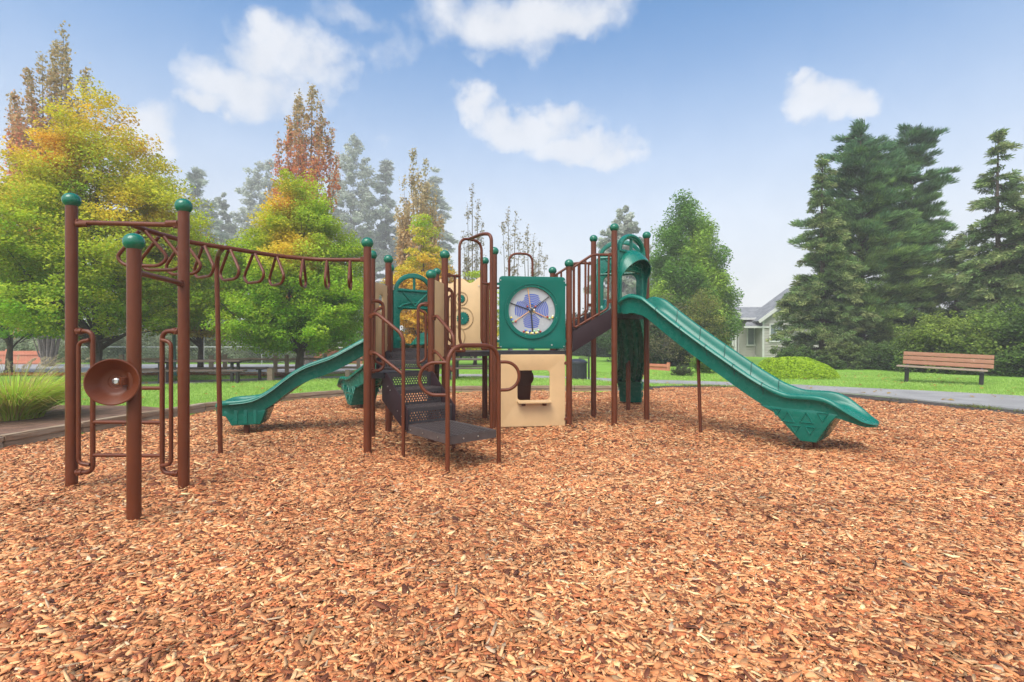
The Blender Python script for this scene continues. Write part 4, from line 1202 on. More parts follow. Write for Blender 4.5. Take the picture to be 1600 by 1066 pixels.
GRN = np.array
def autumn(zlo, zhi, low, mid, high, noise_amp=0.22, patches=()):
    """green below turning to yellow and orange above, with patches"""
    def f(P, g):
        n = len(P)
        t = (P[:, 2] - zlo) / (zhi - zlo) + g.normal(0, noise_amp, n) + 0.15 * np.sin(P[:, 0] * 1.4 + 1) * np.sin(P[:, 1] * 1.1)
        c = mixcol([(0, low), (0.5, mid), (1.0, high)], np.clip(t, 0, 1))
        for (px_, pz, r, col) in patches:
            k = np.exp(-(((P[:, 0] - px_) / r) ** 2 + ((P[:, 2] - pz) / r) ** 2))
            k = np.clip(k * 1.5 + g.normal(0, 0.12, n), 0, 1)[:, None]; c = c * (1 - k) + np.array(col) * k
        return c
    return f
G1, G2, YG, YEL, ORG, RED, BEI = (0.20, 0.46, 0.032), (0.29, 0.53, 0.038), (0.47, 0.57, 0.045), (0.80, 0.57, 0.05), (0.78, 0.42, 0.06), (0.36, 0.085, 0.055), (0.26, 0.17, 0.085)
BIGG, BIGGR = 'broadleaf trees beyond the play area', None
# big tree at the left
broadleaf((px(152, 15.5), 15.5, 0.08), [(1.55, 2.1), (2.1, 2.9), (3.0, 3.15), (4.2, 3.05), (5.4, 2.5), (6.5, 1.8), (7.5, 1.15), (8.4, 0.5), (8.8, 0.15)], 'large spreading tree at far left, green below and golden yellow on top',
          autumn(2.2, 9.9, G1, YG, YEL, 0.24, ((-2.3, 5.4, 0.6, YEL), (-0.4, 6.6, 0.55, ORG), (1.6, 4.9, 0.5, YEL), (0.9, 7.7, 0.45, ORG), (-1.4, 6.9, 0.5, YEL))), 950, 195, 0.074, 1.0, 0.17, 0.50, spray=0.46, limbs=22, seed=3, hollow=0.36, up=0.35)
broadleaf((px(14, 19), 19, 0.08), [(1.4, 1.6), (2.4, 2.6), (4.2, 2.6), (6, 1.7), (7.4, 0.6)], 'green and orange tree at the left picture edge behind the big golden one', autumn(1.5, 7.0, G1, YG, ORG, 0.25, ()), 220, 150, 0.10, 1.0, 0.13, 0.32, spray=0.6, seed=8)
broadleaf((px(313, 20.5), 20.5, 0.08), [(1.5, 0.9), (2.0, 1.7), (3.0, 1.9), (4.0, 1.5), (4.9, 0.8), (5.4, 0.2)], 'small green tree with orange low branches between two larger trees', autumn(1.4, 4.6, (0.36, 0.24, 0.04), G2, G2, 0.22, ((-1.5, 1.9, 0.8, ORG), (1.0, 2.4, 0.7, YEL))), 190, 150, 0.10, 1.2, 0.13, 0.32, spray=0.52, seed=5)
broadleaf((px(468, 17), 17, 0.08), [(1.0, 1.5), (1.6, 2.25), (2.6, 2.35), (3.7, 2.1), (4.8, 1.5), (5.7, 0.95), (6.5, 0.4), (6.9, 0.12)], 'dense green tree with yellow patches behind the wave slide',
          autumn(0.6, 7.4, G1, G2, YG, 0.18, ((0.25, 4.1, 0.62, YEL), (-0.95, 5.4, 0.55, YEL), (-0.2, 5.7, 0.35, ORG))), 850, 180, 0.072, 0.9, 0.17, 0.52, spray=0.38, limbs=22, seed=12, hollow=0.36, up=0.45)
broadleaf((px(662, 23), 23, 0.08), [(0.6, 1.5), (1.8, 1.75), (3.0, 1.6), (4.3, 1.25), (5.4, 0.7), (6.4, 0.28), (6.9, 0.08)], 'cone shaped yellow and green tree behind the arched slide hood', autumn(0.5, 6.9, ORG, YEL, G2, 0.22, ((0.9, 3.5, 0.8, ORG), (-1.0, 3.2, 0.6, ORG))), 260, 150, 0.095, 0.9, 0.12, 0.4, spray=0.42, seed=14)
broadleaf((px(742, 25), 25, 0.08), [(0.6, 1.0), (1.8, 1.3), (3.0, 1.1), (4.0, 0.6), (4.6, 0.1)], 'low yellow green tree behind the gear panel and brown arch', autumn(0.5, 4.6, YEL, YG, YG, 0.22), 120, 130, 0.095, 0.9, 0.10, 0.4, spray=0.42, seed=15)
# big green tree right of the tower
def olive(P, g):
    n = len(P); t = 0.5 + 0.5 * np.sin(P[:, 0] * 1.7 + 1.0 * np.sin(P[:, 2] * 1.3)) + g.normal(0, 0.25, n)
    return mixcol([(0, (0.13, 0.26, 0.05)), (0.6, (0.22, 0.39, 0.06)), (1, (0.38, 0.53, 0.075))], np.clip(t, 0, 1))
broadleaf((px(1072, 30), 30, 0.1), [(0.8, 2.3), (2.0, 2.6), (3.4, 2.5), (4.8, 2.15), (6.2, 1.75), (7.6, 1.25), (8.7, 0.75), (9.5, 0.35), (9.9, 0.1)], 'tall green cone shaped broadleaf tree behind the straight slide', olive, 760, 170, 0.125, 1.0, 0.2, 1.2, spray=0.50, limbs=18, up=2.4, hollow=0.45, seed=21)
broadleaf((px(1038, 25), 25, 0.1), [(0.3, 1.2), (1.4, 1.5), (2.6, 1.3), (3.4, 0.6), (3.8, 0.2)], 'greyish half bare bush in front of the tall green tree', lambda P, g: mixcol([(0, (0.15, 0.14, 0.075)), (1, (0.28, 0.26, 0.13))], g.random(len(P))), 150, 40, 0.075, 0.4, 0.07, 0.5, name='shrub', cat='shrub', spray=0.45, limbs=30, bark=BARKG, seed=24)
broadleaf((px(1098, 24), 24, 0.1), [(0.2, 0.7), (1.2, 0.95), (2.4, 0.9), (3.1, 0.55), (3.5, 0.2)], 'yellowish bush above the long slide beside the house', lambda P, g: mixcol([(0, (0.12, 0.19, 0.04)), (1, (0.36, 0.34, 0.09))], g.random(len(P))), 140, 80, 0.075, 0.4, 0.07, 0.5, name='shrub', cat='shrub', spray=0.4, limbs=20, bark=BARKG, seed=26)

# upright narrow trees: bundles of steep leaders with thin foliage
def columnar(loc, leaders, label, colours, rmax=1.2, plumes=110, nleaf=190, lsize=0.12, name='columnar_tree', group='narrow upright trees behind', seed=1, fat=0.26, zlow=0.30, bark=BARKG):
    """bundle of steep feathery leaders; leaders: (x, y, top) of the tips that stand out"""
    g = np.random.default_rng(seed); rs = random.Random(seed)
    t = thing(name, loc, label, 'tree', group)
    m = MB(); H = max(l[2] for l in leaders); xm = sum(l[0] for l in leaders) / len(leaders)
    tips = [(x, y, z, fat * 1.15) for x, y, z, w in leaders]
    for k in range(plumes):
        r = rmax * math.sqrt(rs.random()); a = rs.random() * 6.283; x, y = xm * .6 + r * math.cos(a), r * math.sin(a)
        near = min(leaders, key=lambda l: abs(l[0] - x)); top = near[2] - abs(near[0] - x) * 2.2
        z = zlow * H + (top * rs.uniform(0.86, 0.99) - zlow * H) * rs.random() ** 1.25
        tips.append((x, y, z, fat * rs.uniform(0.8, 1.25)))
    VV, FF, CC, o = [], [], [], 0
    for q, (x, y, z, w) in enumerate(tips):
        L = rs.uniform(0.16, 0.26) * H * (1.25 if q < len(leaders) else 1); b = Vector((x * 0.80, y * 0.80, z - L)); e = Vector((x, y, z))
        if q < len(leaders):
            m.tube(spline([Vector((x * .1, y * .1, -0.1)), Vector((x * .45, y * .45, H * .2)), b, e], 5), 0.085, 6, r1=0.006)
        elif q % 2 == 0:
            m.tube([Vector((x * .35, y * .35, max(0.5, z - L * 1.5))), b, e], 0.026, 5, r1=0.004)
        n = nleaf if q >= len(leaders) else int(nleaf * 1.6)
        tw = max(6, n // 9); tu = g.random(tw) ** 0.8; ta = g.random(tw) * 6.283; i = g.integers(0, tw, n)
        u = tu[i]; prof = (0.10 + 0.95 * np.sin(np.clip(1 - u, 0, 1) * 1.5) ** 0.8)
        rad = w * prof * (0.35 + 0.65 * g.random(tw)[i])
        P = np.array(b) * (1 - u)[:, None] + np.array(e) * u[:, None]
        P = P + np.stack([np.cos(ta[i]) * rad, np.sin(ta[i]) * rad, rad * 0.9], 1) + g.normal(0, 0.075 * w / 0.26, (n, 3)) * np.array([1, 1, 1.5])
        nr = g.normal(0, 1, (n, 3)); Ls = lsize * (0.6 + 0.8 * g.random(n)); col = np.clip(colours(P, g) * g.normal(1, 0.2, n).clip(0.5, 1.6)[:, None], 0.01, 0.85)
        V, F, C = leaves(P, nr, Ls, Ls * 0.7, col); VV.append(V); FF.append(F + o); CC.append(C); o += len(V)
    tr = m.build('trunk', bark, t); tr.matrix_parent_inverse = Matrix.Identity(4)
    c = bulk('crown', np.concatenate(VV), np.concatenate(FF), np.concatenate(CC), LEAF); c.parent = t
    return t
def redcol(zr, zg):
    def f(P, g):
        n = len(P); t = np.clip((P[:, 2] - zr) / (zg - zr) + g.normal(0, 0.22, n), 0, 1)
        c = mixcol([(0, (0.78, 0.36, 0.14)), (0.35, (0.70, 0.23, 0.14)), (0.62, (0.60, 0.36, 0.19)), (1, (0.46, 0.36, 0.19))], t)
        return c
    return f
def drycol(P, g): return mixcol([(0, (0.24, 0.19, 0.11)), (0.6, (0.37, 0.30, 0.19)), (1, (0.46, 0.39, 0.26))], g.random(len(P)))
def ld(Y, x0, items, zoff=0): return [(px(x, Y) - px(x0, Y), dy, 1.3 + (533 - ytop) * Y / 800, w) for x, ytop, dy, w in items]
columnar((px(75, 24), 24, 0.05), ld(24, 75, [(100, 48, 0, .5), (78, 62, .3, .38), (112, 92, -.2, .42), (126, 108, .3, .34), (66, 85, 0, .45), (42, 132, .2, .42), (28, 160, -.2, .4), (58, 130, -.3, .45), (12, 190, .3, .4), (90, 120, -.4, .5)]), 'tall narrow red brown tree rising at upper left above the golden tree', redcol(6.5, 13), 1.45, 110, 230, 0.13, seed=31, fat=0.27)
columnar((px(480, 26), 26, 0.05), ld(26, 480, [(488, 135, 0, .5), (464, 143, .3, .36), (503, 165, -.2, .42), (516, 200, .3, .36), (450, 190, .2, .4), (437, 215, -.2, .34), (478, 170, -.3, .5), (524, 245, .2, .35), (430, 258, 0, .33), (495, 190, .4, .45)]), 'tall narrow red brown tree rising behind the dense green tree', redcol(7.6, 13), 1.20, 105, 230, 0.13, seed=33, fat=0.27)
columnar((px(652, 34), 34, 0.05), ld(34, 652, [(645, 238, 0, .55), (664, 248, .3, .45), (632, 285, -.2, .5), (678, 290, .3, .5), (655, 270, -.4, .6), (620, 325, .2, .5), (690, 335, 0, .4)]), 'narrow tan brown tree in the mist above the yellow cone tree', lambda P, g: mixcol([(0, (0.72, 0.44, 0.18)), (0.5, (0.58, 0.43, 0.23)), (1, (0.47, 0.40, 0.24))], np.clip((P[:, 2] - 5) / 8 + g.normal(0, .2, len(P)), 0, 1)), 1.35, 110, 170, 0.16, seed=35, fat=0.34)
columnar((px(738, 38), 38, 0.05), ld(38, 738, [(738, 290, 0, .40), (730, 320, .3, .36), (748, 318, -.3, .36), (724, 360, .2, .34), (753, 352, 0, .3)]), 'thin nearly bare poplar above the brown pole arch', drycol, 0.62, 26, 70, 0.13, seed=37, fat=0.26)
columnar((px(797, 42), 42, 0.05), ld(42, 797, [(794, 326, 0, .42), (806, 332, .3, .38), (786, 352, -.3, .38), (812, 372, .2, .3)]), 'thin nearly bare poplar above the left corner of the green bead panel', drycol, 0.66, 24, 70, 0.14, seed=38, fat=0.28)
columnar((px(829, 44), 44, 0.05), ld(44, 829, [(824, 354, 0, .42), (834, 368, .3, .38), (843, 384, -.3, .3), (818, 380, .2, .36), (853, 398, .2, .3)]), 'thin nearly bare poplar above the right half of the green bead panel', drycol, 0.75, 26, 70, 0.14, seed=39, fat=0.28)

# conifers: whorls of boughs
def conifer(loc, profile, label, colours, dz=0.30, per=7, needle=(0.20, 0.045), nper=70, droop=0.15, rise=0.25, trunk_r=0.2, name='conifer_tree', group='conifers beyond the play area', seed=1, tuft=0.26, gap=0.0, bark=BARK, z0=0.3, lean=0.0):
    g = np.random.default_rng(seed); rs = random.Random(seed)
    t = thing(name, loc, label, 'tree', group)
    zs = [z for z, r in profile]; rr = [r for z, r in profile]; H = zs[-1]
    m = MB(); m.tube(spline([Vector((0, 0, -0.2)), Vector((0.05, 0, H * 0.3)), Vector((0, 0.05, H * 0.65)), Vector((0, 0, H * 0.99))], 5), trunk_r, 9, r1=0.015)
    C = []; A = []; Z = []
    z = zs[0]
    while z < H:
        rad = float(np.interp(z, zs, rr))
        for k in range(max(3, int(per * (0.55 + 0.45 * rad / max(rr))))):
            if rs.random() < gap: continue
            a = rs.random() * 6.283; L = rad * rs.uniform(0.55, 1.12) * (1 + 0.12 * math.sin(3 * a + z)); zz = z + rs.uniform(-dz, dz) * 1.3
            d = Vector((math.cos(a), math.sin(a), 0))
            def bpnt(u): return Vector((0, 0, zz)) + d * (L * u) + Vector((0, 0, (rise * u - (rise + droop) * u * u) * L))
            if L > 0.25: m.tube([bpnt(u) for u in (0, .35, .7, .95)], 0.010 + 0.012 * L, 5, r1=0.005)
            steps = max(2, int(L / (tuft * 0.55)))
            for j in range(steps):
                u = 0.22 + 0.80 * (j + rs.random()) / steps
                sdev = (1 - u) * 0.35 + 0.12
                p = bpnt(u) + Vector((-d.y, d.x, 0)) * rs.gauss(0, sdev) * L * 0.5 + Vector((0, 0, rs.gauss(0, 0.05)))
                C.append(tuple(p)); A.append((d.x, d.y, rise * 0.8 - droop * u)); Z.append(u)
        z += dz * rs.uniform(0.7, 1.3)
    tr = m.build('trunk', bark, t); tr.matrix_parent_inverse = Matrix.Identity(4)
    C = np.array(C); A = np.array(A); Z = np.array(Z); n = len(C); N = n * nper; ci = np.repeat(np.arange(n), nper)
    off = g.normal(size=(N, 3)); off *= (g.random(N) ** 0.4 / (np.linalg.norm(off, axis=1) + 1e-9))[:, None]
    P = C[ci] + off * tuft * np.array([1, 1, 0.55])
    ax = unit(A[ci] + off * 0.9 + g.normal(0, 0.25, (N, 3)))
    nr = np.cross(ax, g.normal(size=(N, 3)))
    L = needle[0] * (0.6 + 0.8 * g.random(N)); W = needle[1] * (0.6 + 0.8 * g.random(N))
    col = colours(C, Z, g)[ci] * (0.60 + 0.75 * g.random(n))[ci][:, None] * (g.normal(1, 0.18, N).clip(0.5, 1.6))[:, None]
    V, F, Cc = leaves(P, nr, L, W, np.clip(col, 0.004, 0.6), ax)
    c = bulk('crown', V, F, Cc, NEEDLE); c.parent = t
    print(label[:30], N)
    return t
def pinecol(C, Z, g):
    t = np.clip(C[:, 2] / 12 + g.normal(0, 0.18, len(C)), 0, 1)
    return mixcol([(0, (0.27, 0.35, 0.085)), (0.5, (0.17, 0.29, 0.09)), (1, (0.095, 0.195, 0.095))], t)
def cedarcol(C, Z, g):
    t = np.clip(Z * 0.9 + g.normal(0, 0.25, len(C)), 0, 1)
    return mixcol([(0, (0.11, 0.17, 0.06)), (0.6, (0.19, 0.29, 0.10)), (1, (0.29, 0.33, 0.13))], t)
conifer((px(1345, 26), 26, 0.15), [(0.5, 2.8), (3, 3.0), (5, 2.8), (7, 2.35), (9, 1.85), (10.4, 1.45), (11.3, 0.95), (11.8, 0.5), (12.0, 0.15)], 'left one of the two dense blue green pines with touching tops', pinecol, 0.27, 8, (0.27, 0.034), 56, -0.25, 0.55, 0.2, tuft=0.28, gap=0.10, seed=41)
conifer((px(1424, 27), 27, 0.15), [(0.5, 2.1), (3, 2.15), (5, 2.05), (7, 1.9), (9, 1.65), (10.6, 1.5), (11.6, 0.95), (12.2, 0.35)], 'right one of the two blue green pines, with an open feathery side', pinecol, 0.31, 7, (0.27, 0.034), 56, -0.30, 0.66, 0.2, tuft=0.26, gap=0.20, seed=42)
conifer((px(1285, 25), 25, 0.15), [(0.3, 2.45), (1.8, 2.5), (3.4, 2.05), (5.2, 1.45), (7, 1.0), (8.6, 0.62), (9.7, 0.28), (10.15, 0.06)], 'brownish green cedar with drooping tips left of the twin pines', cedarcol, 0.33, 8, (0.17, 0.042), 50, 0.32, 0.06, 0.18, tuft=0.22, gap=0.14, seed=43)
conifer((px(1560, 22), 22, 0.15), [(0.4, 2.45), (2.5, 2.5), (4.5, 2.05), (6.5, 1.5), (8.0, 1.0), (9.2, 0.52), (10.1, 0.15), (10.3, 0.04)], 'ragged brownish cedar with a thin pointed top at the right', cedarcol, 0.34, 8, (0.17, 0.042), 48, 0.26, 0.06, 0.17, tuft=0.22, gap=0.16, seed=44)
conifer((px(1494, 25.5), 25.5, 0.1), [(0.4, 1.9), (2.0, 2.0), (3.5, 1.5), (5.0, 0.8), (5.9, 0.3), (6.3, 0.05)], 'short dark green fir filling the gap between the twin pines and the right cedar', cedarcol, 0.33, 8, (0.17, 0.042), 48, 0.28, 0.06, 0.13, tuft=0.22, gap=0.10, seed=46)
conifer((px(1640, 21), 21, 0.15), [(0.8, 2.3), (3, 2.3), (5, 1.9), (6.8, 1.2), (8, 0.4), (8.3, 0.05)], 'dark cedar cut off by the right picture edge', cedarcol, 0.28, 9, (0.17, 0.05), 46, 0.22, 0.06, 0.17, tuft=0.26, gap=0.08, seed=45)

# misty trees far behind; leaf colours paled to stand in for haze
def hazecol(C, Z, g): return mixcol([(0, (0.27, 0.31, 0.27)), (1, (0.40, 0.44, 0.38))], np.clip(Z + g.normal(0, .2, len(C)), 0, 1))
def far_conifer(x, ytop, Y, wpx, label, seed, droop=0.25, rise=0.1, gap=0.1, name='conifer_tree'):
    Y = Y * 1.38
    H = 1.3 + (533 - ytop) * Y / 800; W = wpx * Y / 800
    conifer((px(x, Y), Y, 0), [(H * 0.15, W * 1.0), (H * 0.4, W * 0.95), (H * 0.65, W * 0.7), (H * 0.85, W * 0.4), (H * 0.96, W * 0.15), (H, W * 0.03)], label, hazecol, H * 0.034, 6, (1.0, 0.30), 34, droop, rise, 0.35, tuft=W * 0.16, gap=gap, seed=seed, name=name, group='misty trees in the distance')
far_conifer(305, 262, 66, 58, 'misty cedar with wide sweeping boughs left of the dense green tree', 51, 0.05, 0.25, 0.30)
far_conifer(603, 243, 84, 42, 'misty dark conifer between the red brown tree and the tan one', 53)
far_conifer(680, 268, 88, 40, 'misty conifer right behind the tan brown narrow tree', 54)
def hz(P, g): return mixcol([(0, (0.36, 0.40, 0.33)), (1, (0.50, 0.53, 0.44))], g.random(len(P)))  # mist put into the leaf colour here too
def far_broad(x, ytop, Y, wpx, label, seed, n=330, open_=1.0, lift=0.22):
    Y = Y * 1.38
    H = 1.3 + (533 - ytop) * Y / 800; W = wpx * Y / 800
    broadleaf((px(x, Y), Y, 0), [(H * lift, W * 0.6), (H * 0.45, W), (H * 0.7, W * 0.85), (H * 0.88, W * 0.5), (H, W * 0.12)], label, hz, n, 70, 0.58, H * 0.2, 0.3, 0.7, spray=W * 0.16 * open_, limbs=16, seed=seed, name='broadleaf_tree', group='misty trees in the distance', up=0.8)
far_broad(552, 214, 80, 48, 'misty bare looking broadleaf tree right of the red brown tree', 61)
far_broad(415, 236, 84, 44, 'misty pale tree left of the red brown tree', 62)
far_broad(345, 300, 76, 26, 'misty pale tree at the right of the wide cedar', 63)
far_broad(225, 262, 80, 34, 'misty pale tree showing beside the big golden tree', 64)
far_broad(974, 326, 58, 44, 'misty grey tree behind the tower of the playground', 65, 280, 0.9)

# bushes
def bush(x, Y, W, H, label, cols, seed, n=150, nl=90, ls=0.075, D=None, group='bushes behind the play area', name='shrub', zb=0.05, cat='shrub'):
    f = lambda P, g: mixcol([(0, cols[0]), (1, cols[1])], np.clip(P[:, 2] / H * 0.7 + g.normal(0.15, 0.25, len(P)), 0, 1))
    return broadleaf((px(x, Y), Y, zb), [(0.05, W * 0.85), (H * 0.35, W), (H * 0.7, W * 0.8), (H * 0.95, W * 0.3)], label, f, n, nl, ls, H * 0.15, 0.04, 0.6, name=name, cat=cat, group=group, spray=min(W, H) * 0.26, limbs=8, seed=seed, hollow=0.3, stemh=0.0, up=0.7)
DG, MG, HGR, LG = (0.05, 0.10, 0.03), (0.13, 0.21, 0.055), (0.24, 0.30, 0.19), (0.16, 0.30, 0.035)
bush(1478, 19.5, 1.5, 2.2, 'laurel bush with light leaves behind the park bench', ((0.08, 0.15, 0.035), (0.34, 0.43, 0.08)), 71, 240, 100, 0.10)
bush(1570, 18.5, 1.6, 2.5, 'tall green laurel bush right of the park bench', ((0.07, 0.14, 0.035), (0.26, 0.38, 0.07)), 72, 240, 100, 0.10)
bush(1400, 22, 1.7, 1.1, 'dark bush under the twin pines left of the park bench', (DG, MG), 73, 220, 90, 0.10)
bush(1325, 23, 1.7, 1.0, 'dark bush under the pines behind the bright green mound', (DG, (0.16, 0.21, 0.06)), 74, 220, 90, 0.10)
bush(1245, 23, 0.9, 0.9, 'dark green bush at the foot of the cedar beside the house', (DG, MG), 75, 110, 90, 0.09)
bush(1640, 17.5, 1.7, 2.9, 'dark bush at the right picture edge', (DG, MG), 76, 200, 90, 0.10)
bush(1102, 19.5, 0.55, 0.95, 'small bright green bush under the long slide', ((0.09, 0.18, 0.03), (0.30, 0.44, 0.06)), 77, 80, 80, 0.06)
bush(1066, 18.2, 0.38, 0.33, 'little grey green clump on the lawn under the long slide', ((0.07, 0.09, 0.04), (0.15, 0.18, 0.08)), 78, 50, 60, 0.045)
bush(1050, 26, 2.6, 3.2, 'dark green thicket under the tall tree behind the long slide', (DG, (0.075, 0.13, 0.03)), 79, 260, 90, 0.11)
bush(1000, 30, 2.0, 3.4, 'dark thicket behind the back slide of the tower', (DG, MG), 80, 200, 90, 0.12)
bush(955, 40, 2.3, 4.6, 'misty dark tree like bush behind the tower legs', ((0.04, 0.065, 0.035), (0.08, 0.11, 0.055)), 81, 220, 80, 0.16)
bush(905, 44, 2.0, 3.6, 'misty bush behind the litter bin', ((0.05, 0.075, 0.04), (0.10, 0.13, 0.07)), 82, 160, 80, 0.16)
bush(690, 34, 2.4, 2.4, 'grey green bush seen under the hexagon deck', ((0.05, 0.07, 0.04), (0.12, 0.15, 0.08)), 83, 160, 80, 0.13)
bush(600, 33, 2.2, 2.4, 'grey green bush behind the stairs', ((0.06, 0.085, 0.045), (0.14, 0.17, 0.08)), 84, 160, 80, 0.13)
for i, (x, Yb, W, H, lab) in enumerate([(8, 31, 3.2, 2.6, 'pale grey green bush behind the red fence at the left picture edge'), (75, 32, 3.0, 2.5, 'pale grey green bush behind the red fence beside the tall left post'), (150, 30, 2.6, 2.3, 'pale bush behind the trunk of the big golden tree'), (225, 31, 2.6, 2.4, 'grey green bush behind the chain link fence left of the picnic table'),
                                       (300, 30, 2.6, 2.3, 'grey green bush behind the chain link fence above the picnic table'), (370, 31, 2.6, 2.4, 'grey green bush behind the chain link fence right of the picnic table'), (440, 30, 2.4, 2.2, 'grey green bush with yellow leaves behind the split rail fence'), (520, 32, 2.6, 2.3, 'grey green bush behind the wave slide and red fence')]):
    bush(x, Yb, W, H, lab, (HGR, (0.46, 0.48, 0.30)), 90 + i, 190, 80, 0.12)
# bright ground cover mound
def mound():
    g = np.random.default_rng(7); t = thing('ground_cover_mound', (px(1243, 17.0), 17.0, 0.03), 'rounded bright green mound of low ground cover left of the pines', 'shrub')
    n = 26000; th = g.random(n) * 2 * np.pi; r = np.sqrt(g.random(n)); ax, ay, h = 1.36, 0.9, 0.62
    x, y = r * np.cos(th) * ax, r * np.sin(th) * ay
    hh = 1.12 * h * (1 - r ** 3.0) ** 0.6 * (1 + 0.10 * np.sin(x * 4) * np.sin(y * 5 + 1)) * (1 - 0.22 * (x / ax))
    P = np.stack([x, y, hh * (0.75 + 0.27 * g.random(n)) + 0.01], 1)
    nr = np.stack([x / ax * 0.8, y / ay * 0.8, np.ones(n)], 1) + g.normal(0, 0.55, (n, 3))
    L = 0.075 * (0.6 + 0.8 * g.random(n)); c = mixcol([(0, (0.20, 0.36, 0.03)), (1, (0.52, 0.69, 0.05))], np.clip(0.6 + g.normal(0, .25, n), 0, 1))
    V, F, C = leaves(P, nr, L, L * .7, c); o = bulk('foliage', V, F, C, LEAF); o.parent = t
    m = MB(); 
    for i in range(40):
        a = random.random() * 6.28; q = random.random() ** .5
        m.tube([(0, 0, 0), (math.cos(a) * q * ax * .6, math.sin(a) * q * ay * .6, 0.2), (math.cos(a) * q * ax * .9, math.sin(a) * q * ay * .9, 0.6 * (1 - q * q) * .8)], 0.012, 5, r1=.004)
    o = m.build('stem', BARK, t); o.matrix_parent_inverse = Matrix.Identity(4)
mound()

# ornamental grass at the left
def grass_clump(loc, n, H, spread, label, seed, seeds=60):
    g = np.random.default_rng(seed); t = thing('ornamental_grass', loc, label, 'ornamental grass')
    K = 6; u = np.linspace(0, 1, K)
    a = g.random(n) * 2 * np.pi; b0 = np.sqrt(g.random(n)) * spread * 0.34
    reach = spread * np.clip(g.normal(0.62, 0.28, n), 0.1, 1.25); hh = H * np.clip(g.normal(0.80, 0.17, n), 0.3, 1.15)
    fall = np.clip(g.normal(0.28, 0.22, n), 0, 0.95)
    d = np.stack([np.cos(a), np.sin(a)], 1)
    P = np.zeros((n, K, 3))
    for k, q in enumerate(u):
        rr = b0 + reach * q ** 1.7; P[:, k, :2] = d * rr[:, None]; P[:, k, 2] = np.maximum(0.01, hh * (q * (1 + fall * .6) - fall * 1.25 * q ** 3))
    side = np.stack([-d[:, 1], d[:, 0], np.zeros(n)], 1) * 0.0058
    side = side + np.stack([d[:, 0], d[:, 1], np.zeros(n)], 1) * g.normal(0, 0.004, n)[:, None]
    wv = np.array([1, 1, .95, .8, .5, .08])
    V = np.stack([P + side[:, None] * wv[None, :, None], P - side[:, None] * wv[None, :, None]], 2).reshape(n, K * 2, 3)
    f = np.array([[2 * k, 2 * k + 1, 2 * k + 3, 2 * k + 2] for k in range(K - 1)])
    F = (np.arange(n)[:, None, None] * K * 2 + f[None]).reshape(-1, 4)
    tt = g.random(n); c = mixcol([(0, (0.60, 0.44, 0.17)), (0.14, (0.55, 0.50, 0.12)), (0.3, (0.56, 0.68, 0.09)), (1, (0.38, 0.60, 0.07))], np.clip(tt - (fall > .5) * .35, 0, 1))
    C = np.repeat(c[:, None], K * 2, 1); C[:, :3] *= 0.75
    o = bulk('blades', V.reshape(-1, 3), F, C.reshape(-1, 3), BLADE); o.parent = t
    # feathery seed heads
    VV, FF, CC, of = [], [], [], 0; m = MB()
    for i in range(seeds):
        a = g.random() * 6.283; rr = spread * g.uniform(0.15, 0.95); z = H * g.uniform(0.95, 1.32)
        p = Vector((math.cos(a) * rr, math.sin(a) * rr, z)); s_ = Vector((math.cos(a) * rr * .3, math.sin(a) * rr * .3, 0.1))
        m.tube([s_, s_.lerp(p, .55) + Vector((0, 0, .12)), p], 0.0022, 4)
        k = 60; w = g.random(k); dirv = np.array([math.cos(a) * .75, math.sin(a) * .75, 0.5 - 0.3 * g.random()])
        Q = np.array(p) + dirv * (w[:, None] - .3) * 0.14 + g.normal(0, .008, (k, 3))
        V_, F_, C_ = leaves(Q, g.normal(size=(k, 3)), np.full(k, .030), np.full(k, .004), np.repeat([[0.50, 0.42, 0.30]], k, 0) * g.uniform(.7, 1.2), dirv + g.normal(0, .6, (k, 3)))
        VV.append(V_); FF.append(F_ + of); CC.append(C_); of += len(V_)
    o = bulk('seed_heads', np.concatenate(VV), np.concatenate(FF), np.concatenate(CC), BLADE); o.parent = t
    o = m.build('stalks', simple('stalk', (0.30, 0.27, 0.10), 0.7), t); o.matrix_parent_inverse = Matrix.Identity(4)
grass_clump((-7.55, 7.75, 0.12), 2800, 0.70, 0.98, 'big clump of green gold ornamental grass with feathery seed heads at left', 3, 70)
grass_clump((-9.3, 8.1, 0.12), 1800, 0.80, 0.9, 'ornamental grass clump cut off by the left picture edge', 4, 50)

# lawn blades, fallen leaves, weeds along the chips
def tufts(name, n, sampler, hmin, hmax, cols, width=0.006, seed=1, lean=0.5):
    g = np.random.default_rng(seed); x, y = sampler(n, g); n = len(x); z = ground_z(x, y)
    a = g.random(n) * 6.283; h = hmin + (hmax - hmin) * g.random(n); w = width * (0.7 + .6 * g.random(n)); l = h * lean * g.normal(0, 1, (2, n))
    b = np.stack([x, y, z - .005], 1); s = np.stack([np.cos(a) * w, np.sin(a) * w, np.zeros(n)], 1); tp = b + np.stack([l[0], l[1], h], 1)
    md = b + np.stack([l[0] * .35, l[1] * .35, h * .6], 1)
    V = np.stack([b - s, b + s, md + s * .7, tp, md - s * .7], 1); F = (np.arange(n)[:, None, None] * 5 + np.array([[[0, 1, 2, 4], [4, 2, 3, 3]]])).reshape(-1, 4)
    t = np.clip(0.5 + 0.3 * bumps(x, y, 1.3) + g.normal(0, .25, n), 0, 1); C = np.repeat(mixcol(cols, t)[:, None], 5, 1).reshape(-1, 3)
    V = V.reshape(-1, 3)
    # two-triangle tip: split quads with repeated vertex
    F1 = (np.arange(n)[:, None] * 5 + np.array([[0, 1, 2]])); F2 = (np.arange(n)[:, None] * 5 + np.array([[0, 2, 4]])); F3 = (np.arange(n)[:, None] * 5 + np.array([[4, 2, 3]]))
    o = bulk(name, V, np.concatenate([F1, F2, F3]), C, BLADE); o['kind'] = 'stuff'; return o
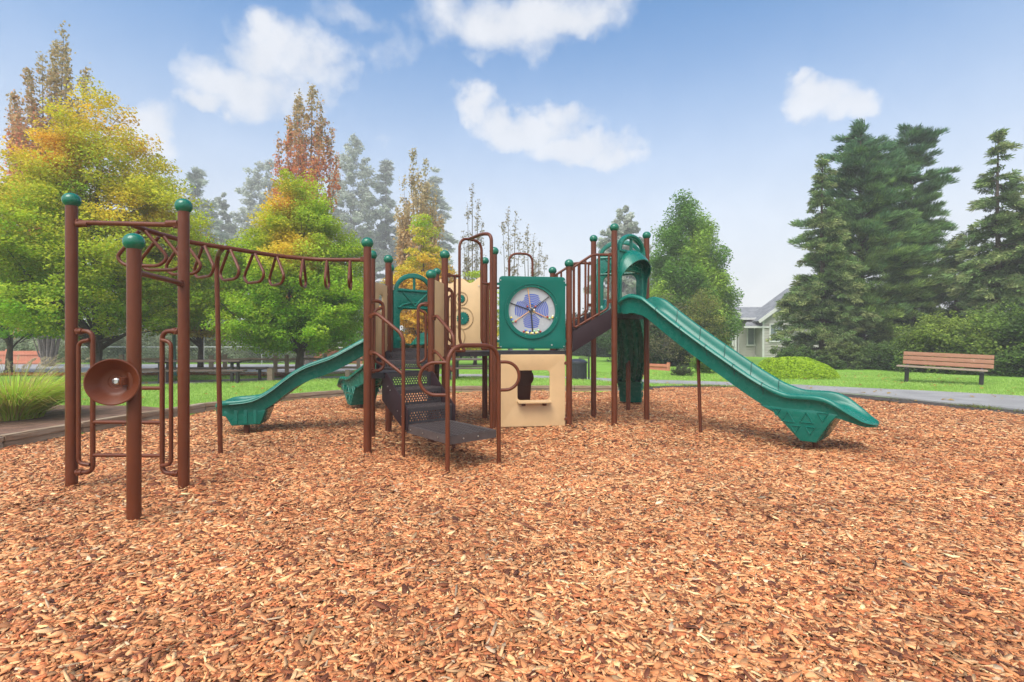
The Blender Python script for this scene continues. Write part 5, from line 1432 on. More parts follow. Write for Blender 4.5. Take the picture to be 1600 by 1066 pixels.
def lawn_s(n, g):
    x = g.uniform(-13, 15.5, n); y = g.uniform(5, 20, n)
    k = ~inside(x, y, AREA) & ~inside(x, y, PPOLY) & (np.abs(x) < y * 1.06) & (g.random(n) < (12 / np.maximum(y, 8)) ** 1.5) & ~((x < -5.9) & (y < 9.5)) & ~((x > 3.0) & (x * 0.55 + y < 17.0))
    return x[k], y[k]
gr = tufts('grass', 330000, lawn_s, 0.025, 0.065, [(0, (0.24, 0.38, 0.07)), (0.5, (0.36, 0.53, 0.12)), (1, (0.48, 0.63, 0.18))], 0.006, 5)
gr['label'] = 'short bright green lawn grass round the play area'; gr['category'] = 'grass'
EDGE = np.array([(3.6, 13.75), (4.5, 14.25), (5.6, 14.2), (6.7, 13.7), (7.9, 11.9), (8.6, 10.1), (9.05, 8.9), (9.7, 6.0)])
def weed_s(n, g):
    i = g.integers(0, len(EDGE) - 1, n); t = g.random(n); p = EDGE[i] * (1 - t)[:, None] + EDGE[i + 1] * t[:, None] + g.normal(0, .10, (n, 2))
    k = np.sin(p[:, 0] * 3.1 + p[:, 1] * 2) + 0.7 * np.sin(p[:, 1] * 5.3) + g.normal(0, .35, n) > 0.35
    return p[k, 0], p[k, 1]
wd = tufts('weeds', 9000, weed_s, 0.03, 0.10, [(0, (0.10, 0.075, 0.03)), (0.5, (0.20, 0.17, 0.05)), (1, (0.17, 0.26, 0.06))], 0.008, 6, 0.9)
wd['label'] = 'dry and green weeds along the path edge'; wd['category'] = 'weeds'
# dark crumbled soil along the path
g_ = np.random.default_rng(9)
mb_ = MB(); L_ = []
sp_ = spline([Vector((a, b_, 0)) for a, b_ in EDGE], 8)
vs = []; fs = []
for p, q in zip(sp_, sp_[1:] + [sp_[-1] * 2 - sp_[-2]]):
    d_ = (q - p).normalized() if (q - p).length > 0 else Vector((0, 1, 0)); n_ = Vector((d_.y, -d_.x, 0)) * -1
    for o_, zz in ((-0.14 - random.random() * .18, 0.012), (0.0, 0.030 + random.random() * .015), (0.26, 0.036)): vs.append((p.x + n_.x * o_, p.y + n_.y * o_, zz))
for i in range(len(sp_) - 1):
    for k in range(2): fs.append((3 * i + k, 3 * i + k + 1, 3 * i + k + 4, 3 * i + k + 3))
structure(mb_.add(vs, fs).build('soil_strip', simple('dark_soil', (0.045, 0.032, 0.025), 0.95, 0.5, 12, 1.0, 60), None))
def litter(name, n, x0, x1, y0, y1, cols, label, seed):
    g = np.random.default_rng(seed); x = g.uniform(x0, x1, n); y = y0 + (y1 - y0) * g.random(n); k = ~inside(x, y, AREA); x, y = x[k], y[k]; n = len(x)
    z = ground_z(x, y) + 0.03 + np.where(inside(x, y, PPOLY), 0.012, 0.01); L = 0.09 * (.6 + .8 * g.random(n))
    V, F, C = leaves(np.stack([x, y, z], 1), np.stack([g.normal(0, .25, n), g.normal(0, .25, n), np.ones(n)], 1), L, L * .8, mixcol(cols, g.random(n)))
    o = bulk(name, V, F, C, LEAF); o['kind'] = 'stuff'; o['label'] = label; o['category'] = 'leaves'
litter('fallen_leaves', 12000, -18, -7.5, 17.3, 18.8, [(0, (0.28, 0.09, 0.04)), (0.5, (0.45, 0.20, 0.06)), (1, (0.50, 0.30, 0.10))], 'orange and red fallen leaves beside the road', 3)
litter('fallen_leaves', 500, -13, 14, 9, 19, [(0, (0.40, 0.20, 0.05)), (1, (0.50, 0.38, 0.10))], 'scattered yellow leaves on lawn and path', 4)
# ------------------------------------------------------------------ park furniture and buildings
def woodmat(name, lo, mid, hi, bump=0.5, worn=None):
    m_, nt, b, out = newmat(name)
    tc = nt.nodes.new('ShaderNodeTexCoord'); mp = nt.nodes.new('ShaderNodeMapping'); mp.inputs['Scale'].default_value = (3, 45, 45); link(nt, tc.outputs['Object'], mp.inputs['Vector'])
    n1 = noise(nt, 1.5, 6, 0.7, mp.outputs['Vector']); r = ramp(nt, [(0.25, lo), (0.5, mid), (0.8, hi)]); link(nt, n1.outputs['Fac'], r.inputs['Fac'])
    src = r.outputs['Color']
    if worn:
        n2 = noise(nt, 3.0, 7, 0.7); rr = ramp(nt, [(0.60, (0, 0, 0)), (0.68, (1, 1, 1))]); link(nt, n2.outputs['Fac'], rr.inputs['Fac'])
        mx = nt.nodes.new('ShaderNodeMix'); mx.data_type = 'RGBA'; link(nt, rr.outputs['Color'], mx.inputs['Factor']); link(nt, src, mx.inputs[6]); mx.inputs[7].default_value = (*worn, 1); src = mx.outputs[2]
    link(nt, src, b.inputs['Base Color']); b.inputs['Roughness'].default_value = 0.7
    bp = nt.nodes.new('ShaderNodeBump'); bp.inputs['Strength'].default_value = bump; bp.inputs['Distance'].default_value = 0.004
    link(nt, n1.outputs['Fac'], bp.inputs['Height']); link(nt, bp.outputs['Normal'], b.inputs['Normal']); return m_
BENCHW = woodmat('bench_wood', (0.20, 0.085, 0.042), (0.28, 0.125, 0.065), (0.37, 0.18, 0.10), worn=(0.60, 0.47, 0.38))
SEATW = woodmat('seat_wood', (0.20, 0.14, 0.10), (0.30, 0.22, 0.17), (0.40, 0.32, 0.26))
TABLEW = woodmat('dark_table_wood', (0.06, 0.04, 0.033), (0.11, 0.078, 0.065), (0.19, 0.145, 0.125))
FENCEW = woodmat('fence_wood', (0.22, 0.15, 0.10), (0.33, 0.24, 0.165), (0.43, 0.33, 0.24))
REDW = woodmat('red_fence_wood', (0.42, 0.14, 0.08), (0.54, 0.20, 0.12), (0.64, 0.28, 0.18))
DMET = simple('dark_metal', (0.025, 0.022, 0.022), 0.45, 0.2, 12)
def local(o): o.matrix_parent_inverse = Matrix.Identity(4); return o

# bench on the right
bl = (px(1416, 15.25), 15.25); br = (px(1533, 14.15), 14.15)
ang = math.atan2(br[1] - bl[1], br[0] - bl[0])
bc = ((bl[0] + br[0]) / 2, (bl[1] + br[1]) / 2)
zb = float(ground_z(np.array([bc[0]]), np.array([bc[1]]))[0])
bench = thing('park_bench', (bc[0], bc[1], zb), 'park bench with three red brown back boards on the lawn at right', 'bench')
bench.rotation_euler = (0, R(2.4), ang)
LB_ = 2.0
Mb = Matrix.Identity(4)
hl = math.hypot(br[0] - bl[0], br[1] - bl[1]) / 2
for s in (-1, 1):
    m = MB(); x = s * (hl - 0.0)
    m.box((x, 0.06, 0.15), (0.10, 0.10, 0.52), bev=0.006); m.box((x, 0.0, 0.405), (0.09, 0.44, 0.05), bev=0.006)
    m.beam((x, 0.16, 0.36), (x, 0.30, 0.78), 0.09, 0.05, 0.006, up=(1, 0, 0))
    local(m.build('leg', DMET, bench))
for i in range(3):
    m = MB(); m.box((-0.06 - 0.02 * 0, -0.155 + 0.145 * i, 0.45), (LB_, 0.13, 0.042), bev=0.008); local(m.build('seat_board', SEATW, bench))
for i in range(3):
    m = MB(); z = 0.565 + 0.128 * i; y = 0.185 + 0.040 * i
    M = Matrix.Translation((0.06, y, z)) @ Matrix.Rotation(R(-17), 4, 'X'); m.box((0, 0, 0), (LB_, 0.042, 0.115), M, bev=0.008); local(m.build('back_board', BENCHW, bench))

# picnic tables
def picnic(loc, rz, L, Lb, label):
    t = thing('picnic_table', loc, label, 'picnic table', 'picnic tables on the lawn'); t.rotation_euler = (0, 0, rz)
    for i in range(4):
        m = MB(); m.box((0, -0.285 + 0.19 * i, 0.655), (L, 0.178, 0.045), bev=0.006); local(m.build('table_board', TABLEW, t))
    for s in (-1, 1):
        m = MB(); m.box((0, s * 0.72, 0.40), (Lb, 0.26, 0.042), bev=0.006); local(m.build('bench_seat', TABLEW, t))
    for s in (-1, 1):
        m = MB(); x = s * (L / 2 - 0.30)
        for y in (-0.19, 0.19): m.box((x, y, 0.31), (0.07, 0.07, 0.66))
        m.box((x, 0, 0.61), (0.09, 0.66, 0.05)); local(m.build('table_leg', DMET, t))
        for q in (-1, 1):
            m = MB(); x2 = s * (Lb / 2 - 0.22); m.box((x2, q * 0.72, 0.17), (0.07, 0.07, 0.38)); m.box((x2, q * 0.72, 0.36), (0.14, 0.24, 0.045)); local(m.build('bench_leg', DMET, t))
    return t
picnic((px(312, 15.2), 15.2, 0.06), R(3), 2.65, 3.3, 'long dark picnic table with benches on the lawn behind the wave slide')
picnic((px(745, 16.4), 16.4, 0.06), R(-3), 1.9, 1.9, 'dark picnic table seen under the deck behind the platform')

# litter bin
lb = thing('litter_bin', (px(902, 16.25), 16.25, 0.06), 'black litter bin with lid on the lawn below the tower steps', 'litter bin')
BIN = simple('black_bin', (0.022, 0.024, 0.03), 0.4, 0.3, 8, dirt=((0.07, 0.075, 0.085), 14, 0.60))
m = MB(); m.lathe([(0.25, 0.0), (0.28, 0.02), (0.295, 0.52), (0.295, 0.54)], None, 32)
for k in range(28):
    a = 2 * math.pi * k / 28; m.box((0.290 * math.cos(a), 0.290 * math.sin(a), 0.27), (0.02, 0.035, 0.5), rz=a)
local(m.build('body', BIN, lb))
m = MB(); m.lathe([(0.30, 0.53), (0.325, 0.535), (0.325, 0.575), (0.30, 0.60), (0.22, 0.66), (0.12, 0.675), (0.11, 0.66), (0.0005, 0.655)], None, 32); local(m.build('lid', BIN, lb))
m = MB(); m.box((0.37, 0.02, 0.36), (0.05, 0.06, 0.74), bev=0.006); m.box((0.22, 0.02, 0.70), (0.34, 0.05, 0.03)); local(m.build('post', DMET, lb))

# bollard and small posts
def square_post(x, Y, w, h, label, mat=FENCEW):
    o = MB().box((0, 0, h / 2 - 0.1), (w, w, h + 0.2), bev=0.012).build('wooden_post', mat); o.location = (px(x, Y), Y, 0.06); tag(o, label, 'post', 'wooden posts beside the path'); return o
square_post(423, 16.0, 0.16, 0.38, 'short thick wooden post left of the wave slide')
square_post(543, 16.8, 0.13, 0.30, 'short wooden post above the middle of the wave slide')
square_post(258, 15.6, 0.16, 0.42, 'short wooden post under the left end of the picnic table')
# split rail fence along the road
def rail_fence(x0, x1, Y0, Y1, n, label, rails=(0.60, 0.30)):
    a, b_ = Vector((x0, Y0, 0)), Vector((x1, Y1, 0)); t = thing('rail_fence', a, label, 'fence')
    for i in range(n + 1):
        p = a.lerp(b_, i / n); m = MB(); m.box((p.x, p.y, 0.36), (0.13, 0.13, 0.9), rz=0.3, bev=0.012); m.build('fence_post', FENCEW, t)
    for i in range(n):
        p, q = a.lerp(b_, i / n), a.lerp(b_, (i + 1) / n)
        for z in rails:
            m = MB(); mid = (p + q) / 2; zz = z + ra.uniform(-0.05, 0.05)
            m.tube([at(p, z + ra.uniform(-.03, .03)), at(mid, zz), at(q, z + ra.uniform(-.03, .03))], 0.045, 7); m.build('fence_rail', FENCEW, t)
rail_fence(px(190, 18.5), px(585, 19.2), 18.5, 19.2, 5, 'low split rail wooden fence along the road behind the trees')
rail_fence(px(330, 17.6), px(560, 18.6), 17.6, 18.6, 2, 'single low wooden rail with posts near the wave slide', (0.16,))
# red board fences
def red_fence(a, b_, h, label, gapw=0.006, cap=True):
    a, b_ = Vector((*a, 0)), Vector((*b_, 0)); t = thing('board_fence', a, label, 'fence', 'red wooden board fences'); L = (b_ - a).length; d = (b_ - a).normalized(); nb = int(L / 0.15)
    m = MB()
    for i in range(nb):
        p = a + d * (i + .5) * L / nb; m.box((p.x, p.y, h / 2), (L / nb - gapw, 0.022, h + ra.uniform(-.01, .01)), rz=math.atan2(d.y, d.x))
    m.build('board_panel', REDW, t, smooth=False)
    np_ = max(1, int(L / 2.2))
    for i in range(np_ + 1):
        p = a + d * i * L / np_ - V2(-d.y, d.x) * 0.06; m = MB(); m.box((p.x, p.y, h / 2 + .04), (0.10, 0.10, h + .08), rz=math.atan2(d.y, d.x), bev=0.01); m.build('fence_post', REDW, t)
    m = MB()
    for z in (h * .25, h * .8): m.beam(at(a, z) - V2(-d.y, d.x) * .035, at(b_, z) - V2(-d.y, d.x) * .035, 0.04, 0.08)
    m.build('fence_rail', REDW, t)
red_fence((px(-60, 26), 26), (px(86, 26), 26), 0.80, 'red wooden board fence behind the ornamental grass at left')
red_fence((px(490, 28.5), 28.5), (px(566, 27), 27), 0.85, 'red wooden board fence behind the wave slide')
red_fence((px(1012, 22), 22), (px(1046, 21), 21), 0.34, 'short low red board fence behind the back slide')
# chain link fence
m_, nt, b, out = newmat('chain_link')
tc = nt.nodes.new('ShaderNodeTexCoord')
CL = simple('galvanised_wire', (0.38, 0.40, 0.40), 0.5, 0.1, 10, metal=0.6)
def chain_fence(a, b_, h, label):
    a, b_ = Vector((*a, 0)), Vector((*b_, 0)); t = thing('chain_link_fence', a, label, 'fence'); d = (b_ - a); L = d.length; d.normalize()
    n = int(L / 2.6)
    for i in range(n + 1):
        p = a + d * i * L / n; m = MB(); m.tube([at(p, -.1), at(p, h + .05)], 0.04, 10); m.build('fence_post', CL, t)
    m = MB(); m.tube([at(a, h), at(b_, h)], 0.025, 8); m.build('top_rail', CL, t)
    m = MB(); k = int(L / 0.16)
    for i in range(-int(h / 0.16), k):
        for s in (0, 1):
            u0, u1 = i * .16, i * .16 + h; z0, z1 = (0, h) if s == 0 else (h, 0)
            if u0 < 0: z0 += (z1 - z0) * (-u0) / h; u0 = 0
            if u1 > L: z1 = z0 + (z1 - z0) * (L - u0) / (u1 - u0); u1 = L
            if u1 > u0: m.tube([at(a + d * u0, z0), at(a + d * u1, z1)], 0.004, 3)
    m.build('wire_mesh', CL, t, smooth=False, weld=False)
chain_fence((px(120, 27), 27), (px(505, 27.2), 27.2), 0.98, 'grey chain link fence with thin posts beyond the road')
# lamp post and sign
lp = thing('lamp_post', (px(272, 17.2), 17.2, 0.05), 'slim teal metal post beside the picnic table', 'post')
TEAL = simple('teal_paint', (0.05, 0.17, 0.16), 0.45, 0.12, 8)
m = MB(); m.tube([(0, 0, -.1), (0, 0, 4.2)], 0.055, 14); local(m.build('pole', TEAL, lp)); m = MB(); m.lathe([(0.12, -.02), (0.12, .06), (0.085, .12), (0.07, .2), (0.056, .22)], None, 16); local(m.build('base', TEAL, lp))
m = MB(); m.lathe([(0.06, 4.15), (0.16, 4.22), (0.19, 4.6), (0.24, 4.62), (0.05, 4.8), (0.0005, 4.82)], None, 16); local(m.build('lamp_head', TEAL, lp))
sg = thing('sign', (px(531, 24.5), 24.5, 0.05), 'small white sign on a post by the road behind the wave slide', 'sign')
m = MB(); m.tube([(0, 0, -.1), (0, 0, 1.35)], 0.03, 10); local(m.build('post', CL, sg)); m = MB(); m.box((0, -.035, 1.12), (0.30, 0.012, 0.40), bev=0.004); local(m.build('sign_board', WHITE, sg))
wp = MB().tube([(0, 0, -.1), (0, 0, 1.5)], 0.06, 12).build('pale_post', WHITE); wp.location = (px(317, 25.8), 25.8, 0.05); tag(wp, 'thin pale post in front of the chain link fence', 'post')

# houses
def sidingmat(name, col):
    m_, nt, b, out = newmat(name); tc = nt.nodes.new('ShaderNodeTexCoord'); n1 = noise(nt, 1.2, 5)
    r = ramp(nt, [(0.3, tuple(c * .88 for c in col)), (0.7, tuple(c * 1.1 for c in col))]); link(nt, n1.outputs['Fac'], r.inputs['Fac']); link(nt, r.outputs['Color'], b.inputs['Base Color']); b.inputs['Roughness'].default_value = 0.75
    return m_
SIDE = sidingmat('lap_siding', (0.40, 0.385, 0.35)); ROOF = simple('shingle_roof', (0.19, 0.195, 0.205), 0.9, 0.3, 3, 0.8, 9); TRIM = simple('white_trim', (0.58, 0.58, 0.57), 0.55, 0.06, 4)
def glassmat():
    m_, nt, b, out = newmat('window_glass'); b.inputs['Base Color'].default_value = (0.13, 0.17, 0.17, 1); b.inputs['Roughness'].default_value = 0.06; b.inputs['Specular IOR Level'].default_value = 0.8; return m_
GLASS = glassmat(); CURT = simple('curtain', (0.40, 0.43, 0.42), 0.9, 0.15, 20)
def lapwall(m, x0, x1, y, z0, z1, top=None, nrm=-1, step=0.21):
    """overlapping boards facing the camera; top(z) -> (x0, x1) limits for gables"""
    z = z0
    while z < z1 - 0.01:
        zt = min(z + step, z1); a0, a1 = (x0, x1) if top is None else top(z); b0, b1 = (x0, x1) if top is None else top(zt)
        m.add([(a0, y - 0.042, z), (a1, y - 0.042, z), (b1, y - 0.006, zt), (b0, y - 0.006, zt), (a0, y - 0.0, z), (a1, y, z)], [(0, 1, 2, 3), (4, 5, 1, 0)]); z = zt
def window(par, x, y, z, w, h, mull=1, grid=False):
    m = MB()
    for (cx0, cz0, sx, sz) in ((0, h / 2 + .05, w + .22, .10), (0, -h / 2 - .06, w + .26, .12), (-w / 2 - .05, 0, .10, h), (w / 2 + .05, 0, .10, h)): m.box((x + cx0, y - .055, z + cz0), (sx, .11, sz))
    for k in range(1, mull + 1): m.box((x - w / 2 + w * k / (mull + 1), y - .065, z), (.06, .06, h))
    if grid:
        for k in range(1, 4): m.box((x, y - .062, z - h / 2 + h * k / 4), (w, .03, .03))
        m.box((x - w / 4, y - .060, z), (.03, .03, h)); m.box((x + w / 4, y - .060, z), (.03, .03, h))
    f = m.build('window', TRIM, par, smooth=False)
    m = MB(); m.box((x, y - .050, z), (w, .016, h)); m.build('pane', GLASS, f, smooth=False)
    return f
hy = 40.0
h = thing('house', (px(1190, hy), hy, 0), 'grey two storey house with lap siding and dark shingle roof at right', 'house')
zpx = lambda y, Y=hy: 1.3 + (533 - y) * Y / 800
xg0, xg1 = px(1191, hy), px(1325, hy); apx = (xg0 + xg1) / 2; ze = zpx(498); za = zpx(450)
yg = hy - 1.2                                        # gable wall stands forward
xg0, xg1 = px(1191, yg), px(1325, yg); apx = (xg0 + xg1) / 2
m = MB(); lapwall(m, xg0, xg1, yg, -0.2, ze); lapwall(m, xg0, xg1, yg, ze, za - .1, lambda z: (xg0 + (apx - xg0) * (z - ze) / (za - ze), xg1 - (xg1 - apx) * (z - ze) / (za - ze)))
m.box(((xg0 + xg1) / 2, yg + 1.53, ze / 2 - .1), (xg1 - xg0 - .02, 3, ze + .2 - .02))
m.build('gable_wall', SIDE, h, smooth=False)
x1_, x2_ = px(1150, hy), px(1192, hy)
m = MB(); lapwall(m, x1_, x2_ + .3, hy, -0.2, zpx(497)); m.box(((x1_ + x2_) / 2 + 1, hy + 2.5, zpx(497) / 2), (x2_ - x1_ + 2, 4.98, zpx(497) - .02)); m.build('recess_wall', SIDE, h, smooth=False)
yl = hy - 0.8; xl0, xl1 = px(1118, yl), px(1150, yl); zl = zpx(489, yl)
m = MB(); lapwall(m, xl0, xl1, yl, -0.2, zl); m.box(((xl0 + xl1) / 2, yl + 2.5, zl / 2), (xl1 - xl0 - .02, 4.98, zl - .02)); m.build('left_wall', SIDE, h, smooth=False)
m = MB(); M = Matrix.Identity(4)
def slab(m, q, th=0.14):
    q = [Vector(p) for p in q]; n = (q[1] - q[0]).cross(q[2] - q[0]).normalized(); n = n if n.z > 0 else -n
    v = q + [p - n * th for p in q]; m.add(v, [(0, 1, 2, 3), (7, 6, 5, 4), (0, 4, 5, 1), (1, 5, 6, 2), (2, 6, 7, 3), (3, 7, 4, 0)])
o_ = 0.45
sl_ = (za - ze) / (apx - xg0)
slab(m, [(xg0 - o_, yg - .4, ze - sl_ * o_ + .1), (apx, yg - .4, za + .1), (apx, yg + 2.6, za + .1), (xg0 - o_, yg + 2.6, ze - sl_ * o_ + .1)])
slab(m, [(xg1 + o_, yg - .4, ze - sl_ * o_ + .1), (apx, yg - .4, za + .1), (apx, yg + 2.6, za + .1), (xg1 + o_, yg + 2.6, ze - sl_ * o_ + .1)])
zr = zpx(480, hy + 3)
slab(m, [(xl1 - 1.6, hy - .45, zpx(497) - .02), (x2_ + .1, hy - .45, zpx(497) - .02), (x2_ + 2.5, hy + 3, zr), (xl1 - 1.6, hy + 3, zr)])
slab(m, [(x1_ + .05, hy - 1.25, zpx(510, hy - 1.2)), (x2_ - .12, hy - 1.25, zpx(510, hy - 1.2)), (x2_ - .12, hy - .03, zpx(500)), (x1_ + .9, hy - .03, zpx(500))])
slab(m, [(xl1 + .25, yl - .35, zl - .05), (xl1 - 1.3, yl - .35, zl + .75), (xl1 - 1.3, yl + 4, zl + .75), (xl1 + .25, yl + 4, zl - .05)])
m.build('roof', ROOF, h, smooth=False)
m = MB()
m.beam((xg0 - o_, yg - .43, ze - sl_ * o_ + .02), (apx, yg - .43, za + .02), .05, .24); m.beam((xg1 + o_, yg - .43, ze - sl_ * o_ + .02), (apx, yg - .43, za + .02), .05, .24)
m.beam((x1_ - .4, hy - .48, zpx(497) - .08), (x2_ + .05, hy - .48, zpx(497) - .08), .06, .16); m.beam((x1_ + .05, hy - 1.28, zpx(510, hy - 1.2) - .06), (x2_ - .12, hy - 1.28, zpx(510, hy - 1.2) - .06), .06, .15)
m.beam((xl1 + .25, yl - .38, zl - .13), (xl1 - 1.3, yl - .38, zl + .67), .05, .22)
m.box((xg0 + .05, yg - .05, ze / 2), (.13, .06, ze)); m.box((xl1 - .06, yl - .05, zl / 2), (.13, .06, zl)); m.tube([(x1_ + .14, hy - .1, 0), (x1_ + .14, hy - .1, zpx(500))], .05, 8)
m.build('trim', TRIM, h, smooth=False)
window(h, px(1178, hy), hy, zpx(525), 1.0, 1.35, 1); window(h, px(1138, yl), yl, zpx(528, yl), 0.50, 1.05, 0, True); window(h, px(1138, yl), yl, zpx(508, yl), 0.50, 0.42, 0, True); window(h, px(1212, yg), yg, zpx(520, yg), 0.85, 1.2, 1)
m = MB(); m.box((px(1181, hy), hy - .12, zpx(557)), (.22, .2, .24), bev=.03); m.build('wall_lamp', TRIM, h)
m = MB(); m.box((px(1092, 33), 33, 1.1), (.42, .42, 2.4), bev=.02); m.box((px(1092, 33), 33, .12), (.6, .6, .3), bev=.02); pc = m.build('porch_column', TRIM); tag(pc, 'white square porch column seen under the long slide', 'column')
h2 = thing('house', (px(880, 52), 52, 0), 'pale misty house far behind the tower steps', 'house')
m = MB(); X0, X1 = px(872, 52), px(905, 52); lapwall(m, X0, X1, 52, -.2, 1.3 + 20 * 52 / 800); m.box(((X0 + X1) / 2, 54.5, .9), (X1 - X0 - .02, 4.98, 3.2)); m.build('wall', simple('pale_siding', (.55, .55, .53), .7), h2, smooth=False)
m = MB(); slab(m, [(X0 - .3, 51.6, 2.6), (X1 + .3, 51.6, 2.6), (X1 + .3, 54.5, 4.2), (X0 - .3, 54.5, 4.2)]); slab(m, [(X0 - .3, 57.4, 2.6), (X1 + .3, 57.4, 2.6), (X1 + .3, 54.5, 4.2), (X0 - .3, 54.5, 4.2)]); m.build('roof', ROOF, h2, smooth=False)
window(h2, px(898, 52), 52, 1.2, .7, 1.3, 1, True)
# ------------------------------------------------------------------ sky, sun, air, camera
SUN_EL, SUN_AZ = 55, 205          # degrees; azimuth clockwise from +Y (north = where the camera looks)
w = bpy.data.worlds.new('World'); SC.world = w; w.use_nodes = True
nt = w.node_tree; bg = nt.nodes['Background']; bg.inputs['Strength'].default_value = 0.12
sky = nt.nodes.new('ShaderNodeTexSky'); sky.sky_type = 'NISHITA'; sky.sun_disc = False
sky.sun_elevation = R(SUN_EL); sky.sun_rotation = R(SUN_AZ); sky.air_density = 1.0; sky.dust_density = 0.6; sky.ozone_density = 1.5
def mth(op, a=None, b=None, c=None):
    n = nt.nodes.new('ShaderNodeMath'); n.operation = op
    for i, v in enumerate((a, b, c)):
        if v is None: continue
        if isinstance(v, (int, float)): n.inputs[i].default_value = v
        else: link(nt, v, n.inputs[i])
    return n.outputs[0]
tc = nt.nodes.new('ShaderNodeTexCoord'); sx = nt.nodes.new('ShaderNodeSeparateXYZ'); link(nt, tc.outputs['Generated'], sx.inputs[0])
nz = nt.nodes.new('ShaderNodeTexNoise'); nz.inputs['Scale'].default_value = 7.0; nz.inputs['Detail'].default_value = 7; nz.inputs['Roughness'].default_value = 0.6; link(nt, tc.outputs['Generated'], nz.inputs['Vector'])
sc_ = nt.nodes.new('ShaderNodeSeparateColor'); link(nt, nz.outputs['Color'], sc_.inputs[0])
az = mth('MULTIPLY_ADD', mth('SUBTRACT', sc_.outputs[0], 0.5), 0.20, mth('ARCTAN2', sx.outputs[0], sx.outputs[1]))
el = mth('MULTIPLY_ADD', mth('SUBTRACT', sc_.outputs[1], 0.5), 0.16, mth('ARCSINE', sx.outputs[2]))
CLOUDS = [ # picture position, half size, weight
 (330, 135, 75, 60, 1.0), (420, 85, 75, 55, 1.0), (390, 150, 110, 45, .95), (500, 110, 70, 45, .75), (310, 175, 60, 25, .9), (410, 40, 35, 30, .8), (460, 150, 80, 60, .6),
 (790, 40, 110, 50, 1.0), (860, 10, 120, 40, .9), (700, 10, 60, 30, .6), (755, 95, 50, 20, .5),
 (745, 165, 50, 25, 1.0), (835, 195, 85, 34, 1.05), (905, 240, 95, 32, 1.05), (960, 250, 55, 25, .8), (665, 172, 22, 10, .35),
 (1290, 150, 75, 38, 1.05), (1335, 165, 45, 28, .8), (1262, 120, 30, 18, .7), (1408, 92, 32, 22, .45), (1475, 102, 28, 10, .3), (1420, 150, 20, 15, .3),
 (230, 215, 75, 50, 1.0), (200, 240, 110, 55, .8), (20, 235, 60, 60, .7), (570, 215, 40, 35, .55), (545, 25, 60, 30, .45), (620, 85, 45, 45, .4), (690, 260, 30, 20, .3), (1500, 300, 90, 20, .15)]
tot = None
for x, y, a, b_, wt in CLOUDS:
    u, v = (x - 800) / 800, (533 - y) / 800
    A = math.atan(u); E = math.atan2(v, math.hypot(1, u)); sa = a / 800 / (1 + u * u); se = b_ / 800 / math.sqrt(1 + u * u) / (1 + v * v / (1 + u * u))
    da = mth('DIVIDE', mth('SUBTRACT', az, A), sa); de = mth('DIVIDE', mth('SUBTRACT', el, E), se)
    e_ = mth('MULTIPLY', mth('EXPONENT', mth('MULTIPLY', mth('MULTIPLY_ADD', da, da, mth('MULTIPLY', de, de)), -0.7)), wt)
    tot = e_ if tot is None else mth('MAXIMUM', mth('MULTIPLY_ADD', tot, 0.25, e_), tot)
n2 = nt.nodes.new('ShaderNodeTexNoise'); n2.inputs['Scale'].default_value = 15; n2.inputs['Detail'].default_value = 8; n2.inputs['Roughness'].default_value = 0.62; link(nt, tc.outputs['Generated'], n2.inputs['Vector'])
# clouds elsewhere in the sky (behind the camera)
n3 = nt.nodes.new('ShaderNodeTexNoise'); n3.inputs['Scale'].default_value = 2.2; n3.inputs['Detail'].default_value = 7; link(nt, tc.outputs['Generated'], n3.inputs['Vector'])
back = mth('MULTIPLY', mth('LESS_THAN', sx.outputs[1], 0.05), mth('MULTIPLY', mth('SUBTRACT', n3.outputs['Fac'], 0.25), 3.6))
tot = mth('MAXIMUM', tot, back)
val = mth('MULTIPLY_ADD', n2.outputs['Fac'], 1.15, mth('MULTIPLY_ADD', tot, 1.12, -0.57))
mr = nt.nodes.new('ShaderNodeMapRange'); mr.interpolation_type = 'SMOOTHSTEP'; mr.inputs['From Min'].default_value = 0.16; mr.inputs['From Max'].default_value = 1.12; link(nt, val, mr.inputs['Value'])
# thin white veil low over the horizon
vm = nt.nodes.new('ShaderNodeMapRange'); vm.interpolation_type = 'SMOOTHSTEP'; vm.inputs['From Min'].default_value = 0.02; vm.inputs['From Max'].default_value = 0.60; vm.inputs['To Min'].default_value = 0.97; vm.inputs['To Max'].default_value = 0.0; link(nt, sx.outputs[2], vm.inputs['Value']); veil = vm.outputs['Result']
cov = mth('MAXIMUM', mth('MULTIPLY', mr.outputs['Result'], 0.80), veil)
cl = nt.nodes.new('ShaderNodeMix'); cl.data_type = 'RGBA'; cl.inputs[6].default_value = (2.0, 2.0, 2.02, 1); cl.inputs[7].default_value = (2.75, 2.70, 2.66, 1); link(nt, n2.outputs['Fac'], cl.inputs['Factor'])
SKYMUL = nt.nodes.new('ShaderNodeMix'); SKYMUL.data_type = 'RGBA'; SKYMUL.blend_type = 'MULTIPLY'; SKYMUL.inputs['Factor'].default_value = 1; link(nt, sky.outputs['Color'], SKYMUL.inputs[6]); SKYMUL.inputs[7].default_value = (0.05, 0.34, 0.50, 1)
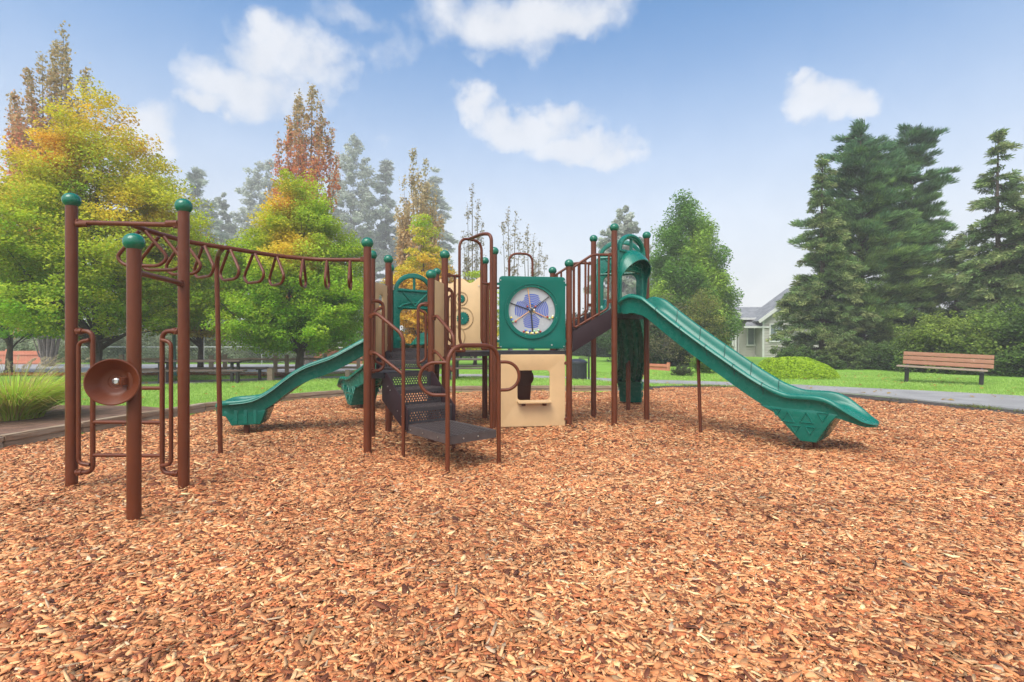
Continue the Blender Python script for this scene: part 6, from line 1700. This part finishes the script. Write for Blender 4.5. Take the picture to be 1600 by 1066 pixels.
# unseen clouds round the sun, behind the camera, brightened as added frontal fill
sd_ = Vector((math.sin(R(SUN_AZ)) * math.cos(R(SUN_EL)), math.cos(R(SUN_AZ)) * math.cos(R(SUN_EL)), math.sin(R(SUN_EL))))
vd = nt.nodes.new('ShaderNodeVectorMath'); vd.operation = 'DOT_PRODUCT'; link(nt, tc.outputs['Generated'], vd.inputs[0]); vd.inputs[1].default_value = sd_
fill_gain = mth('MULTIPLY_ADD', mth('POWER', mth('MAXIMUM', vd.outputs['Value'], 0.0), 2.5), 2.2, 1.0)
gl = nt.nodes.new('ShaderNodeVectorMath'); gl.operation = 'SCALE'; link(nt, cl.outputs[2], gl.inputs[0]); link(nt, fill_gain, gl.inputs['Scale'])
mx = nt.nodes.new('ShaderNodeMix'); mx.data_type = 'RGBA'; link(nt, cov, mx.inputs['Factor']); link(nt, SKYMUL.outputs[2], mx.inputs[6]); link(nt, gl.outputs[0], mx.inputs[7])
link(nt, mx.outputs[2], bg.inputs['Color'])

su = bpy.data.lights.new('sun', 'SUN'); su.energy = 1.15; su.angle = R(38); su.color = (1.0, 0.94, 0.85)
so = bpy.data.objects.new('sun', su); COL.objects.link(so)
a = R(SUN_AZ); e_ = R(SUN_EL); d = Vector((math.sin(a) * math.cos(e_), math.cos(a) * math.cos(e_), math.sin(e_)))
so.rotation_euler = d.to_track_quat('Z', 'Y').to_euler(); so.location = (0, -5, 20)

HAZE = True
if HAZE:
    bm = bmesh.new(); bmesh.ops.create_cube(bm, size=1); me = bpy.data.meshes.new('haze'); bm.to_mesh(me); bm.free()
    hz_ = bpy.data.objects.new('haze', me); COL.objects.link(hz_); hz_['kind'] = 'stuff'; hz_['label'] = 'thin pale morning mist in the air'; hz_['category'] = 'haze'
    hz_.scale = (400, 240, 53); hz_.location = (0, 80, 25.3)
    m_ = bpy.data.materials.new('haze'); m_.use_nodes = True; n_ = m_.node_tree; n_.nodes.remove(n_.nodes['Principled BSDF'])
    pv = n_.nodes.new('ShaderNodeVolumePrincipled'); pv.inputs['Color'].default_value = (1.0, 0.99, 0.98, 1); pv.inputs['Density'].default_value = 0.0027; pv.inputs['Anisotropy'].default_value = 0.0
    n_.links.new(pv.outputs['Volume'], n_.nodes['Material Output'].inputs['Volume']); me.materials.append(m_)

cam = bpy.data.cameras.new('camera'); co = bpy.data.objects.new('camera', cam); COL.objects.link(co); SC.camera = co
co.location = (0, 0, 1.3); co.rotation_euler = (R(90), 0, 0); cam.sensor_width = 36; cam.lens = 18.0; cam.clip_start = 0.05; cam.clip_end = 2000
SC.view_settings.view_transform = 'Standard'; SC.view_settings.look = 'None'; SC.view_settings.exposure = 1.85; SC.view_settings.gamma = 1
SC.render.engine = 'CYCLES'; SC.cycles.use_denoising = True; SC.cycles.max_bounces = 6; SC.cycles.diffuse_bounces = 3; SC.cycles.transmission_bounces = 4; SC.cycles.volume_bounces = 0; SC.cycles.transparent_max_bounces = 6
SC.cycles.caustics_reflective = False; SC.cycles.caustics_refractive = False; SC.cycles.sample_clamp_indirect = 6
